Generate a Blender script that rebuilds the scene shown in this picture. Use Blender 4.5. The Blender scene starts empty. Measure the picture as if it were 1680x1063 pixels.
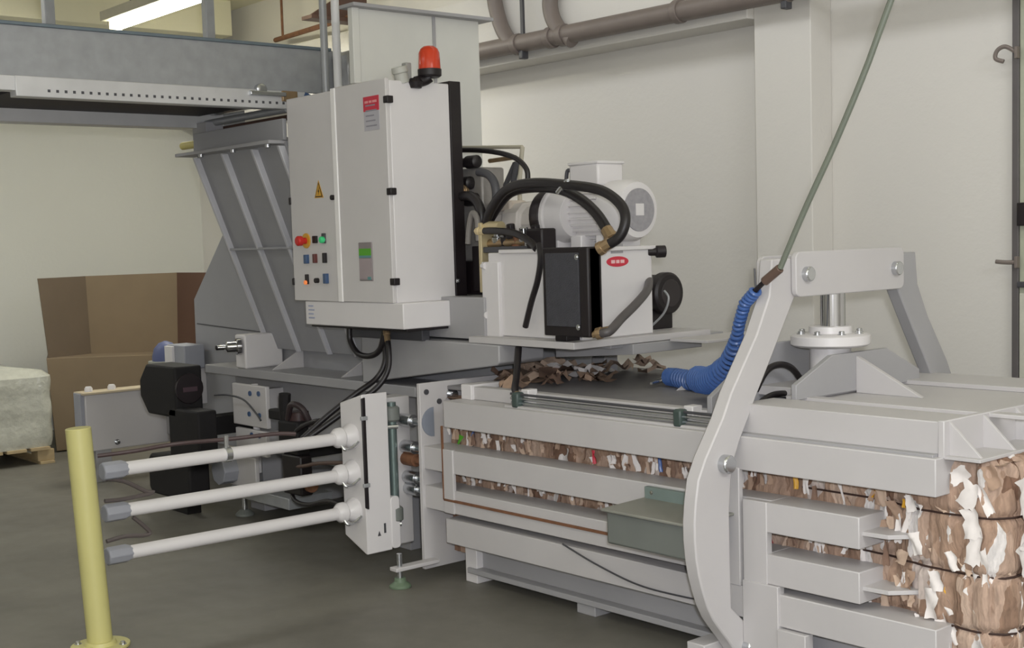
import bpy, math, random
from mathutils import Vector, Matrix, noise
R = math.radians
PI = math.pi
scene = bpy.context.scene
col = scene.collection
random.seed(7)

# ---------------------------------------------------------------- materials
def lin(c):
    return tuple(((v/255)/12.92 if v/255 <= .04045 else ((v/255+.055)/1.055)**2.4) for v in c)

def mat(name, rgb, rough=.5, metal=0.0, var=.06, scale=6.0, bump=0.0, bscale=60.0, emit=0.0, dirt=0.0):
    m = bpy.data.materials.new(name); m.use_nodes = True
    nt = m.node_tree; N = nt.nodes; L = nt.links
    b = N['Principled BSDF']
    c = lin(rgb)
    tc = N.new('ShaderNodeTexCoord')
    nz = N.new('ShaderNodeTexNoise'); nz.inputs['Scale'].default_value = scale; nz.inputs['Detail'].default_value = 5
    L.new(tc.outputs['Object'], nz.inputs['Vector'])
    rp = N.new('ShaderNodeValToRGB')
    rp.color_ramp.elements[0].position = .3; rp.color_ramp.elements[1].position = .7
    rp.color_ramp.elements[0].color = tuple(v*(1-var) for v in c)+(1,)
    rp.color_ramp.elements[1].color = tuple(min(1, v*(1+var)) for v in c)+(1,)
    L.new(nz.outputs['Fac'], rp.inputs['Fac'])
    L.new(rp.outputs['Color'], b.inputs['Base Color'])
    b.inputs['Roughness'].default_value = rough
    b.inputs['Metallic'].default_value = metal
    if bump:
        n2 = N.new('ShaderNodeTexNoise'); n2.inputs['Scale'].default_value = bscale; n2.inputs['Detail'].default_value = 3
        L.new(tc.outputs['Object'], n2.inputs['Vector'])
        bp = N.new('ShaderNodeBump'); bp.inputs['Strength'].default_value = bump; bp.inputs['Distance'].default_value = .01
        L.new(n2.outputs['Fac'], bp.inputs['Height']); L.new(bp.outputs['Normal'], b.inputs['Normal'])
    if emit:
        b.inputs['Emission Color'].default_value = c+(1,)
        b.inputs['Emission Strength'].default_value = emit
    return m

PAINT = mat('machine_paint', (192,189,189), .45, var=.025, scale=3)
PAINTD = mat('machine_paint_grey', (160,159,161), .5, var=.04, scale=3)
HOPPER = mat('hopper_paint', (150,150,153), .5, var=.04, scale=3)
WHITE = mat('white_enamel', (216,213,213), .4, var=.015)
CABW = mat('cabinet_enamel_shaded', (204,201,200), .42, var=.015)  # darker than the housing enamel: front shade put into the door colour
GALV = mat('galvanised_steel', (158,160,162), .42, metal=.25, var=.08, scale=14)
STEEL = mat('bright_steel', (200,202,205), .22, metal=.95, var=.04)
CHROME = mat('chrome_rod', (190,190,192), .12, metal=1, var=.02)
BLACK = mat('black_paint', (24,17,20), .5, var=.1)
RUBBER = mat('black_rubber', (30,26,28), .42, var=.1)
DARKG = mat('dark_grey', (70,70,74), .5, var=.08)
COOLF = mat('cooler_core', (62,62,68), .55, var=.12, scale=30, bump=.4, bscale=180)
MIDG = mat('mid_grey_plastic', (150,152,160), .5)
GREENG = mat('grey_green_cover', (112,116,112), .45, var=.05)
YELL = mat('yellow_paint', (196,190,126), .45, var=.03, scale=4)
ORANGE = mat('orange_lens', (196,62,34), .2, var=.05, emit=.05)
RED = mat('red_plastic', (196,40,34), .4)
REDL = mat('red_label', (200,52,70), .5)
AMBER = mat('amber_plastic', (212,160,50), .4)
GREEN = mat('green_plastic', (60,190,120), .35, emit=.15)
GREEN2 = mat('green_label', (84,160,40), .5)
TEAL = mat('teal_label', (92,140,140), .5)
BLUEP = mat('blue_plastic', (66,98,158), .35, var=.05)
BLUES = mat('blue_switch', (60,84,120), .4)
BRASS = mat('brass', (160,136,104), .35, metal=.6, var=.1, scale=20)
RUST = mat('rusty_edge', (120,82,58), .7, var=.2, scale=20)
BROWNP = mat('brown_painted_steel', (92,68,58), .6, var=.1)
PIPEC = mat('grey_drain_pipe', (122,112,106), .5, var=.05)
HOSEG = mat('grey_green_hose', (112,118,106), .45)
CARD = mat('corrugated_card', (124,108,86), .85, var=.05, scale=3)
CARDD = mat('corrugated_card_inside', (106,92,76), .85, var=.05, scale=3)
CARDR = mat('corrugated_card_red_shaded', (90,66,52), .85, var=.05, scale=3)  # shade on the right flap, put into a darker reddish card colour
WOOD = mat('pallet_wood', (176,156,120), .8, var=.12, scale=12)
WRAP = mat('plastic_wrap', (190,190,178), .22, var=.12, scale=9, bump=.9, bscale=22)
PAPER = mat('white_paper', (226,220,216), .7, var=.05, scale=20)
KRAFTL = mat('kraft_light', (192,168,148), .85, var=.1, scale=30)
KRAFT = mat('kraft_mid', (164,138,118), .85, var=.12, scale=30)
KRAFTD = mat('kraft_dark', (132,106,90), .85, var=.12, scale=30)
WIRE = mat('strap_wire', (56,38,32), .6)
TUBE = mat('lit_tube', (255,250,225), .5, emit=24)
LAMPB = mat('lamp_body', (196,192,176), .5)

def wall_mat(name, c1, c2, axis, p0, p1, bump=.15):
    """painted plaster whose paint tone drifts slowly, with faint blotches"""
    m = bpy.data.materials.new(name); m.use_nodes = True
    nt = m.node_tree; N = nt.nodes; L = nt.links; b = N['Principled BSDF']
    tc = N.new('ShaderNodeTexCoord')
    n1 = N.new('ShaderNodeTexNoise'); n1.inputs['Scale'].default_value = .5; n1.inputs['Detail'].default_value = 6
    L.new(tc.outputs['Object'], n1.inputs['Vector'])
    rp = N.new('ShaderNodeValToRGB')
    rp.color_ramp.elements[0].position = .3; rp.color_ramp.elements[1].position = .72
    rp.color_ramp.elements[0].color = lin(c1)+(1,); rp.color_ramp.elements[1].color = lin(c2)+(1,)
    L.new(n1.outputs['Fac'], rp.inputs['Fac']); L.new(rp.outputs['Color'], b.inputs['Base Color'])
    n2 = N.new('ShaderNodeTexNoise'); n2.inputs['Scale'].default_value = 35; n2.inputs['Detail'].default_value = 4
    L.new(tc.outputs['Object'], n2.inputs['Vector'])
    bp = N.new('ShaderNodeBump'); bp.inputs['Strength'].default_value = bump; bp.inputs['Distance'].default_value = .01
    L.new(n2.outputs['Fac'], bp.inputs['Height']); L.new(bp.outputs['Normal'], b.inputs['Normal'])
    b.inputs['Roughness'].default_value = .8
    return m
WALLB = wall_mat('wall_plaster_back', (216,213,207), (221,218,212), 0, 0, 0)
WALLL = wall_mat('wall_plaster_cream', (206,206,198), (211,211,203), 0, 0, 0)
CEIL = wall_mat('ceiling_paint', (230,227,200), (236,232,208), 0, 0, 0)

def floor_mat():
    m = bpy.data.materials.new('concrete_floor'); m.use_nodes = True
    nt = m.node_tree; N = nt.nodes; L = nt.links; b = N['Principled BSDF']
    tc = N.new('ShaderNodeTexCoord')
    n1 = N.new('ShaderNodeTexNoise'); n1.inputs['Scale'].default_value = 1.3; n1.inputs['Detail'].default_value = 8
    n1.inputs['Roughness'].default_value = .65
    L.new(tc.outputs['Object'], n1.inputs['Vector'])
    rp = N.new('ShaderNodeValToRGB')
    rp.color_ramp.elements[0].position = .3; rp.color_ramp.elements[1].position = .7
    rp.color_ramp.elements[0].color = lin((100,97,90))+(1,); rp.color_ramp.elements[1].color = lin((122,119,110))+(1,)
    L.new(n1.outputs['Fac'], rp.inputs['Fac']); L.new(rp.outputs['Color'], b.inputs['Base Color'])
    n2 = N.new('ShaderNodeTexNoise'); n2.inputs['Scale'].default_value = 5; n2.inputs['Detail'].default_value = 6
    L.new(tc.outputs['Object'], n2.inputs['Vector'])
    mr = N.new('ShaderNodeMapRange'); mr.inputs['To Min'].default_value = .38; mr.inputs['To Max'].default_value = .6
    L.new(n2.outputs['Fac'], mr.inputs['Value']); L.new(mr.outputs['Result'], b.inputs['Roughness'])
    return m
FLOOR = floor_mat()

def bale_mat():
    m = bpy.data.materials.new('crushed_cardboard'); m.use_nodes = True
    nt = m.node_tree; N = nt.nodes; L = nt.links; b = N['Principled BSDF']
    tc = N.new('ShaderNodeTexCoord')
    nd = N.new('ShaderNodeTexNoise'); nd.inputs['Scale'].default_value = 9; nd.inputs['Detail'].default_value = 3
    L.new(tc.outputs['Object'], nd.inputs['Vector'])
    mx = N.new('ShaderNodeVectorMath'); mx.operation = 'MULTIPLY_ADD'
    mx.inputs[1].default_value = (.07,.07,.10)
    L.new(nd.outputs['Color'], mx.inputs[0]); L.new(tc.outputs['Object'], mx.inputs[2])
    mp = N.new('ShaderNodeMapping'); mp.inputs['Scale'].default_value = (17,16,5.5)
    L.new(mx.outputs['Vector'], mp.inputs['Vector'])
    vo = N.new('ShaderNodeTexVoronoi'); vo.inputs['Scale'].default_value = 1
    L.new(mp.outputs['Vector'], vo.inputs['Vector'])
    sp = N.new('ShaderNodeSeparateColor'); L.new(vo.outputs['Color'], sp.inputs['Color'])
    rp = N.new('ShaderNodeValToRGB'); cr = rp.color_ramp; cr.interpolation = 'CONSTANT'
    stops = [(0,(162,134,114)),(.14,(180,154,136)),(.28,(146,118,99)),(.40,(168,140,120)),(.53,(190,166,148)),(.63,(128,99,81)),(.71,(172,144,125)),(.83,(220,215,212)),(.93,(200,186,178)),(.992,(186,104,100))]
    cr.elements[0].position = 0; cr.elements[0].color = lin(stops[0][1])+(1,)
    cr.elements[1].position = stops[1][0]; cr.elements[1].color = lin(stops[1][1])+(1,)
    for p, c in stops[2:]:
        e = cr.elements.new(p); e.color = lin(c)+(1,)
    L.new(sp.outputs['Red'], rp.inputs['Fac'])
    # fine streaks along the pressed sheets
    mp2 = N.new('ShaderNodeMapping'); mp2.inputs['Scale'].default_value = (70,60,9)
    L.new(mx.outputs['Vector'], mp2.inputs['Vector'])
    ns = N.new('ShaderNodeTexNoise'); ns.inputs['Scale'].default_value = 1; ns.inputs['Detail'].default_value = 3
    L.new(mp2.outputs['Vector'], ns.inputs['Vector'])
    mr = N.new('ShaderNodeMapRange'); mr.inputs['From Min'].default_value = .3; mr.inputs['From Max'].default_value = .7
    mr.inputs['To Min'].default_value = .74; mr.inputs['To Max'].default_value = 1.1
    L.new(ns.outputs['Fac'], mr.inputs['Value'])
    mm = N.new('ShaderNodeVectorMath'); mm.operation = 'SCALE'
    L.new(rp.outputs['Color'], mm.inputs[0]); L.new(mr.outputs['Result'], mm.inputs['Scale'])
    L.new(mm.outputs['Vector'], b.inputs['Base Color'])
    ad = N.new('ShaderNodeMath'); ad.operation = 'ADD'
    L.new(vo.outputs['Distance'], ad.inputs[0]); L.new(ns.outputs['Fac'], ad.inputs[1])
    bp = N.new('ShaderNodeBump'); bp.inputs['Strength'].default_value = .5; bp.inputs['Distance'].default_value = .015
    L.new(ad.outputs['Value'], bp.inputs['Height']); L.new(bp.outputs['Normal'], b.inputs['Normal'])
    b.inputs['Roughness'].default_value = .85
    return m
BALE = bale_mat()

# ---------------------------------------------------------------- mesh helpers
class MB:
    def __init__(self): self.v = []; self.f = []; self.mi = []
    def add(self, vs, fs, mi=0):
        o = len(self.v); self.v += [tuple(p) for p in vs]
        self.f += [tuple(i+o for i in f) for f in fs]; self.mi += [mi]*len(fs); return self
    def box(self, a, b, mi=0):
        x0,y0,z0 = (min(a[i],b[i]) for i in range(3)); x1,y1,z1 = (max(a[i],b[i]) for i in range(3))
        return self.add([(x0,y0,z0),(x1,y0,z0),(x1,y1,z0),(x0,y1,z0),(x0,y0,z1),(x1,y0,z1),(x1,y1,z1),(x0,y1,z1)],
            [(3,2,1,0),(4,5,6,7),(0,1,5,4),(1,2,6,5),(2,3,7,6),(3,0,4,7)], mi)
    def prism(self, pts, ax, a, b, mi=0):
        """pts: outline in the two axes other than ax (in x,y,z order), extruded from a to b"""
        def mk(p, t):
            return (t,p[0],p[1]) if ax == 'x' else (p[0],t,p[1]) if ax == 'y' else (p[0],p[1],t)
        A = sum(pts[i][0]*pts[(i+1)%len(pts)][1]-pts[(i+1)%len(pts)][0]*pts[i][1] for i in range(len(pts)))
        if A < 0: pts = pts[::-1]
        n = len(pts); lo, hi = (min(a,b), max(a,b))
        if ax == 'y': lo, hi = hi, lo
        vs = [mk(p,lo) for p in pts]+[mk(p,hi) for p in pts]
        fs = [tuple(range(n-1,-1,-1)), tuple(range(n,2*n))]+[(i,(i+1)%n,n+(i+1)%n,n+i) for i in range(n)]
        return self.add(vs, fs, mi)
    def hull(self, lo, hi, mi=0):
        """two matching rings of points (any 3D), lofted and capped"""
        n = len(lo)
        return self.add(list(lo)+list(hi), [tuple(range(n-1,-1,-1)), tuple(range(n,2*n))]+[(i,(i+1)%n,n+(i+1)%n,n+i) for i in range(n)], mi)
    def lathe(self, base, axis, prof, n=28, mi=0):
        """prof: (distance along axis, radius)"""
        d = Vector(axis).normalized(); u = d.orthogonal().normalized(); w = d.cross(u); B = Vector(base)
        vs = []; k = len(prof)
        for t, r in prof:
            for i in range(n):
                a = 2*PI*i/n; vs.append(B+d*t+(u*math.cos(a)+w*math.sin(a))*r)
        fs = [(j*n+i, j*n+(i+1)%n, (j+1)*n+(i+1)%n, (j+1)*n+i) for j in range(k-1) for i in range(n)]
        fs.append(tuple(range(n-1,-1,-1))); fs.append(tuple((k-1)*n+i for i in range(n)))
        return self.add(vs, fs, mi)
    def cyl(self, p0, p1, r, n=20, mi=0):
        p0 = Vector(p0); p1 = Vector(p1)
        return self.lathe(p0, p1-p0, [(0,r),((p1-p0).length,r)], n, mi)
    def tube(self, pts, r, n=10, mi=0, smooth=True, flat=1.0):
        P_ = [Vector(p) for p in pts]
        if smooth and len(P_) > 2:
            Q = []
            for i in range(len(P_)-1):
                a = P_[max(i-1,0)]; b = P_[i]; c = P_[i+1]; d = P_[min(i+2,len(P_)-1)]
                for k in range(8):
                    t = k/8
                    Q.append(.5*((2*b)+(c-a)*t+(2*a-5*b+4*c-d)*t*t+(3*b-a-3*c+d)*t**3))
            Q.append(P_[-1]); P_ = Q
        vs = []; u = None; m = len(P_)
        for i in range(m):
            d = (P_[min(i+1,m-1)]-P_[max(i-1,0)]).normalized()
            if u is None: u = d.orthogonal().normalized()
            else:
                u = (u-d*u.dot(d)); u = u.normalized() if u.length > 1e-6 else d.orthogonal().normalized()
            w = d.cross(u)
            for k in range(n):
                a = 2*PI*k/n; vs.append(P_[i]+(u*math.cos(a)+w*math.sin(a)*flat)*r)
        fs = [(j*n+k, j*n+(k+1)%n, (j+1)*n+(k+1)%n, (j+1)*n+k) for j in range(m-1) for k in range(n)]
        fs.append(tuple(range(n-1,-1,-1))); fs.append(tuple((m-1)*n+k for k in range(n)))
        return self.add(vs, fs, mi)
    def build(self, name, m, parent=None, bev=.004, smooth=True, ang=35, props=None):
        org = Vector((0,0,0)); p = parent
        while p is not None: org = org+Vector(p.location); p = p.parent
        own = Vector((0,0,0))
        me = bpy.data.meshes.new(name)
        if parent is None:
            zs = [v[2] for v in self.v]
            own = Vector((sum(v[0] for v in self.v)/len(self.v), sum(v[1] for v in self.v)/len(self.v), min(zs)))
        sh = org+own
        me.from_pydata([tuple(Vector(v)-sh) for v in self.v], [], self.f)
        ms = m if isinstance(m, (list,tuple)) else [m]
        for q in ms: me.materials.append(q)
        me.update()
        if len(ms) > 1: me.polygons.foreach_set('material_index', self.mi)
        if smooth:
            me.shade_smooth(); me.set_sharp_from_angle(angle=R(ang))
        o = bpy.data.objects.new(name, me); col.objects.link(o)
        o.location = own; o.parent = parent
        if bev:
            bm = o.modifiers.new('edge', 'BEVEL'); bm.width = bev; bm.segments = 2; bm.limit_method = 'ANGLE'; bm.angle_limit = R(40)
            bm.harden_normals = False
        if props:
            for k, v in props.items(): o[k] = v
        return o

def tag(o, label, cat, group=None):
    o['label'] = label; o['category'] = cat
    if group: o['group'] = group
    return o
def thing(name, label, cat, loc, group=None):
    o = bpy.data.objects.new(name, None); col.objects.link(o); o.location = loc
    o.empty_display_size = .1
    return tag(o, label, cat, group)
def struct(o): o['kind'] = 'structure'; return o
def box(name, a, b, m, parent=None, bev=.004): return MB().box(a,b).build(name, m, parent, bev)
def arc(c, r, a0, a1, n): return [(c[0]+r*math.cos(a0+(a1-a0)*i/n), c[1]+r*math.sin(a0+(a1-a0)*i/n)) for i in range(n+1)]
def rrect(x0,z0,x1,z1,r,n=5):
    return (arc((x1-r,z0+r),r,-PI/2,0,n)+arc((x1-r,z1-r),r,0,PI/2,n)+arc((x0+r,z1-r),r,PI/2,PI,n)+arc((x0+r,z0+r),r,PI,1.5*PI,n))
def bolt(parent, p, d, r=.016, h=.018, m=None, name='bolt'):
    p = Vector(p); d = Vector(d)
    MB().lathe(p-d*.004, d, [(0,r*1.5),(.006,r*1.5),(.0061,r),(h,r),(h+.003,r*.75)], 14).build(name, m or STEEL, parent, 0)

# ---------------------------------------------------------------- camera
yaw, pit, rol = R(40.64), R(4.79), R(-1.747)
F = Vector((-math.cos(yaw)*math.cos(pit), math.sin(yaw)*math.cos(pit), -math.sin(pit)))
r0 = F.cross(Vector((0,0,1))).normalized(); u0 = r0.cross(F)
rr = r0*math.cos(rol)+u0*math.sin(rol); uu = -r0*math.sin(rol)+u0*math.cos(rol)
cam = bpy.data.objects.new('camera', bpy.data.cameras.new('camera')); col.objects.link(cam)
cam.matrix_world = Matrix(((rr.x,uu.x,-F.x,0),(rr.y,uu.y,-F.y,0),(rr.z,uu.z,-F.z,1.7),(0,0,0,1)))
cam.data.sensor_width = 36; cam.data.lens = 2136/1680*36
cam.data.shift_y = (575-531.5)/1680
cam.data.clip_start = .05
scene.camera = cam

# ---------------------------------------------------------------- room
WX, WY, CZ = -12.5, 6.5, 4.05
struct(box('floor', (WX-.2,-4.2,-.2), (3.7,WY+.2,0), FLOOR, None, 0))
struct(box('ceiling', (WX-.2,-4.2,CZ), (3.7,WY+.2,CZ+.2), CEIL, None, 0))
struct(box('wall_left', (WX-.2,-4.2,0), (WX,WY+.2,CZ), WALLL, None, 0))
struct(box('wall_back', (WX,WY,0), (3.7,WY+.2,CZ), WALLB, None, 0))
struct(box('wall_right', (3.5,-4.2,0), (3.7,WY,CZ), WALLB, None, 0))
struct(box('wall_front', (WX,-4.2,0), (3.5,-4,CZ), WALLB, None, 0))
struct(box('trim_1', (-5.03,WY-.2,0), (-4.62,WY,CZ), WALLB, None, .006))
struct(box('trim_2', (WX,WY-.26,2.98), (-5.03,WY,3.5), WALLB, None, .006))
struct(box('trim_3', (-9.2,-4,3.72), (-9.0,WY-.26,CZ), CEIL, None, .006))
struct(box('trim_4', (-11.4,-4,3.72), (-11.2,WY-.26,CZ), CEIL, None, .006))
# doorway at the right end of the back wall
fr = struct(box('trim_5', (-3.472,WY-.05,0), (-3.435,WY,3.2), mat('door_post_grey',(96,92,92),.5), None, .004))
d = struct(box('door_1', (-3.435,WY-.04,0), (-2.5,WY-.002,3.0), mat('door_grey_green',(176,180,160),.5), None, .004))
box('door_panel', (-3.43,WY-.05,.1), (-2.55,WY-.03,1.35), mat('door_lower',(200,200,186),.5), d)
box('door_rail', (-3.434,WY-.07,1.38), (-2.52,WY-.03,1.41), DARKG, d)
box('lock', (-3.425,WY-.09,1.70), (-3.34,WY-.03,1.82), BLACK, d)

# hooks on the door post
def hook(p, pts, label):
    h = thing('wall_hook', label, 'hook', p, 'hooks on the door post')
    MB().tube([Vector(p)+Vector(q) for q in pts], .011, 8).build('hook_rod', PIPEC, h, 0)
    box('hook_plate', Vector(p)+Vector((-.004,-.02,-.03)), Vector(p)+Vector((.012,.012,.03)), PIPEC, h, .002)
hook((-3.441,6.440,2.590), [(0,0,.0),(-.05,-.02,.035),(-.09,-.03,.02),(-.1,-.03,-.02),(-.06,-.02,-.04)], 'curved steel hook on the dark door post, high near the top')
hook((-3.439,6.440,1.512), [(0,0,0),(-.05,-.02,0),(-.1,-.03,.005)], 'straight steel peg on the dark door post, lower down')

# drain pipe under the ceiling on the back wall
pz, py = 3.085, 6.17
dp = thing('drain_pipe', 'long grey drain pipe with two bent branches below ceiling on back wall', 'pipe', (-7,py,pz))
m = MB().cyl((-9.5,py,pz+.01), (3.45,py,pz-.03), .062, 20); m.build('pipe_run', PIPEC, dp, 0)
for q in ([(-6.983,6.170,3.058),(-7.118,6.170,3.127),(-7.225,6.170,3.296),(-7.280,6.170,3.562)],[(-6.460,6.170,3.038),(-6.607,6.170,3.144),(-6.675,6.170,3.277),(-6.668,6.170,3.460)]):
    q = [tuple(a) for a in q]; q.append((q[-1][0],py,CZ+.02))
    MB().tube(q, .055, 16).build('pipe_branch', PIPEC, dp, 0)
for px in [-7.019,-6.671,-6.549,-5.504,-4.693]:
    MB().cyl((px-.025,py,pz), (px+.025,py,pz), .074, 20).build('pipe_collar', PIPEC, dp, .003)
for px in (-6.967, -4.690):
    MB().box((px-.015,py-.01,pz+.05),(px+.015,py+.01,CZ)).build('pipe_hanger', DARKG, dp, .002)
    MB().box((px-.02,py-.03,pz-.11),(px+.02,py+.03,pz-.05)).build('pipe_clamp', DARKG, dp, .006)

# fluorescent lamp, ceiling services
fl = thing('fluorescent_lamp', 'lit fluorescent tube lamp under the ceiling above the conveyor', 'lamp', (-9.6,4.78,3.55))
box('lamp_housing', (-10.62,4.68,3.64), (-8.4,4.86,3.72), LAMPB, fl)
MB().cyl((-10.58,4.80,3.6), (-8.45,4.80,3.6), .034, 14).build('lamp_tube', TUBE, fl, 0)
for x in (-10.6,-8.43): box('lamp_socket', (x-.02,4.74,3.56), (x+.02,4.86,3.65), LAMPB, fl)
for x in (-10.2,-8.7): MB().cyl((x,4.77,3.71),(x,4.77,CZ),.012,8).build('lamp_rod', DARKG, fl, 0)
rp = thing('ceiling_pipe', 'thin rust-brown pipe running along the ceiling above the conveyor end', 'pipe', (-10.000,6.416,3.629))
MB().cyl((-10.600,6.347,3.609), (-8.600,5.975,3.528), .022, 10).build('pipe_run', RUST, rp, 0)
for q in ((-10.400,6.305,3.600), (-9.100,6.077,3.553)):
    MB().cyl(q, (q[0],q[1],CZ), .012, 8).build('pipe_hanger', RUST, rp, 0)
ib = thing('steel_beam', 'dark brown steel beam end beneath the ceiling left of the tall duct', 'beam', (-9.000,6.013,3.591))
q = (-9.000,5.666,3.532)
MB().box((-9.05,q[1],q[2]-.03),(-8.9,WY-.26,q[2]+.0)).build('flange', BROWNP, ib, .003)
MB().prism([(q[1]+.02,q[2]),(WY-.26,q[2]),(WY-.26,q[2]+.3),(q[1]+.5,q[2]+.3)],'x',-8.99,-8.96).build('web', BROWNP, ib, .003)

# ---------------------------------------------------------------- floor things, left
bo = thing('bollard', 'yellow steel safety bollard with round base plate on the floor', 'bollard', (-5.389,2.219,0))
MB().cyl((-5.389,2.219,.01),(-5.409,2.184,0.962),.0535,32).build('post', YELL, bo, .004)
MB().lathe((-5.389,2.219,0),(0,0,1),[(0,.125),(.012,.125),(.013,.07),(.03,.065)],32).build('base_plate', YELL, bo, .002)
for a in range(4):
    ang = PI/4+a*PI/2
    bolt(bo,(-5.389+.1*math.cos(ang),2.219+.1*math.sin(ang),.012),(0,0,1),.011,.014)

pa = thing('pallet', 'wooden pallet on the floor under wrapped white goods', 'pallet', (-11.2,3.5,0))
for yy in (2.75,3.3,3.98):
    for xx in (-11.9,-11.25,-10.62): box('block', (xx-.07,yy-.07,.022),(xx+.07,yy+.07,.115), WOOD, pa)
for yy in (2.75,3.3,3.98): box('bottom_board', (-12.0,yy-.06,0),(-10.52,yy+.06,.022), WOOD, pa, .002)
for i in range(7):
    y0 = 2.69+i*.193; box('deck_board', (-12.0,y0,.115),(-10.52,y0+.16,.14), WOOD, pa, .002)
ws = MB()
# shrink-wrapped load, with sacks bulging through the film
nx, nz = 60, 14
loop = []
def rr2(t):
    pts = rrect(-11.98,2.7,-10.54,4.06,.12,6); n = len(pts); f = t*n; i = int(f)%n; g = f-int(f)
    a, b_ = pts[i], pts[(i+1)%n]; return (a[0]+(b_[0]-a[0])*g, a[1]+(b_[1]-a[1])*g)
vs = []
for j in range(nz+1):
    z = .14+.62*j/nz
    for i in range(nx*2):
        x,y = rr2(i/(nx*2)); cx,cy = -11.26,3.38
        bul = .012*math.sin(PI*((j/nz*3)%1)) + .05*noise.noise((x*6,y*6,z*.8)) + .015*noise.noise((x*14,y*14,z*5)) - (.06 if j == nz else 0)
        dx,dy = x-cx,y-cy; l = math.hypot(dx,dy)
        vs.append((x+dx/l*bul, y+dy/l*bul, z+.05*noise.noise((x*2,y*2,1))*(j/nz)))
n2 = nx*2
fs = [(j*n2+i,j*n2+(i+1)%n2,(j+1)*n2+(i+1)%n2,(j+1)*n2+i) for j in range(nz) for i in range(n2)]
vs.append((-11.26,3.38,.86)); c_ = len(vs)-1
fs += [(nz*n2+i,nz*n2+(i+1)%n2,c_) for i in range(n2)]
ws.add(vs,fs)
tag(ws.build('wrapped_goods', WRAP, None, 0), 'white goods in crinkled clear plastic wrap stacked on the pallet', 'wrapped goods')

ct = thing('cardboard_box', 'very large open brown cardboard box behind the white crate', 'box', (-11.5,5,0))
TL,TM,TR_,TE = (-11.100,4.207,1.506),(-11.450,4.773,1.504),(-11.450,5.668,1.502),(-11.100,5.865,1.494)
BL,BM,BR,BE = (-11.100,4.261,0.821),(-11.450,4.787,0.772),(-11.450,5.637,0.732),(-11.100,5.837,0.744)
fx = -11.05
MB().hull([(fx,BL[1],.01),(fx,BE[1],.01),(fx-1.2,BE[1]+.4,.01),(fx-1.2,BL[1]+.45,.01)],[(fx,BL[1]-.04,BL[2]),(fx,BE[1],BE[2]),(fx-1.2,BE[1]+.4,BE[2]),(fx-1.2,BL[1]+.45,BL[2])]).build('box_body', CARD, ct, .004)
def panel(n, a, b, c, d, m):
    t = Vector((-.012,0,0))
    MB().hull([a,b,c,d],[tuple(Vector(q)+t) for q in (a,b,c,d)]).build(n, m, ct, 0)
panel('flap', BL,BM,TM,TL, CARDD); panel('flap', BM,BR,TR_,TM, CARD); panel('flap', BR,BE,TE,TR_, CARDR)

# ---------------------------------------------------------------- baling chamber
YF = 3.9; YR = 5.31; YB = 4.06
bc = thing('baling_chamber', 'long pale grey baling chamber of horizontal steel rails holding crushed cardboard', 'baling machine', (-3.9,4.6,0))
rails = [(-5.08,-2.37,.793,.925),(-5.27,-2.675,.565,.682),(-5.27,-2.675,.365,.482),(-5.09,-2.37,.21,.335)]
for i,(x0,x1,z0,z1) in enumerate(rails):
    if i in (1,2):
        box('side_rail', (x0,YF,z0),(-3.30,YB,z1), PAINT, bc)
        box('side_rail', (-3.09,YF,z0),(x1,YB,z1), PAINT, bc)
        box('side_rail', (-3.30,YF+.04,z0),(-3.09,YB,z1), PAINT, bc)
        # guide tongue projecting at the exit
        MB().prism([(x1-.02,YF+.02),(x1+.10,YF+.03),(x1+.17,YF+.11),(x1+.17,YB+.02),(x1-.02,YB+.02)],'z',(z0+z1)/2-.012,(z0+z1)/2+.004).build('guide_tongue', PAINT, bc, .002)
    else:
        box('side_rail', (x0,YF,z0),(x1,YB,z1), PAINT, bc)
for (x0,x1,z0,z1) in rails:
    box('side_rail', (x0,YR-.16,z0),(x1,YR,z1), PAINT, bc)
# cover plate with a slot: strips that tie the rails together
box('tie_plate', (-5.09,YF-.008,.365),(-5.01,YF+.012,.685), PAINT, bc, .003)
box('tie_plate', (-3.30,YF-.006,.335),(-3.215,YF+.02,.80), PAINT, bc, .003)
MB().box((-5.09,YF-.009,.425),(-3.75,YF-.001,.437)).build('rusty_seam', RUST, bc, 0)
MB().box((-5.095,YF-.009,.43),(-5.085,YF-.001,.80)).build('rusty_seam', RUST, bc, 0)
# upright strips at the exit
MB().prism([(-3.20,.335),(-3.085,.335),(-3.085,.682),(-3.20,.682)],'y',YF-.004,YF+.03).build('exit_upright', PAINT, bc, .003)
MB().prism([(-3.20,.0),(-3.03,.0),(-3.03,.365),(-3.20,.365)],'y',YF-.012,YF+.03).build('exit_upright', PAINT, bc, .003)
MB().prism([(-3.03,.0),(-2.90,.0),(-2.90,.205),(-3.03,.205)],'y',YF-.02,YF+.03).build('pivot_bracket', PAINT, bc, .003)
# end plate at the press side
MB().prism([(3.88,.05),(4.20,.05),(4.20,.12),(5.05,.12),(5.05,.05),(5.31,.05),(5.31,1.0),(3.885,1.0)],'x',-5.275,-5.25).build('end_plate', PAINT, bc, .003)
MB().prism(arc((3.965,.80),.075,PI/2,1.5*PI,12),'x',-5.249,-5.244).build('cable_loop', mat('loop_blue_grey',(132,138,150),.5), bc, 0)  # flat half disc standing for a cable loop on the plate
for q in ((3.925,.955),(4.005,.90)):
    MB().cyl((-5.255,q[0],q[1]),(-5.243,q[0],q[1]),.014,14).build('bolt_hole', DARKG, bc, 0)
for q in ((-5.243,4.085,.93),): bolt(bc,q,(1,0,0),.022,.03)
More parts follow.
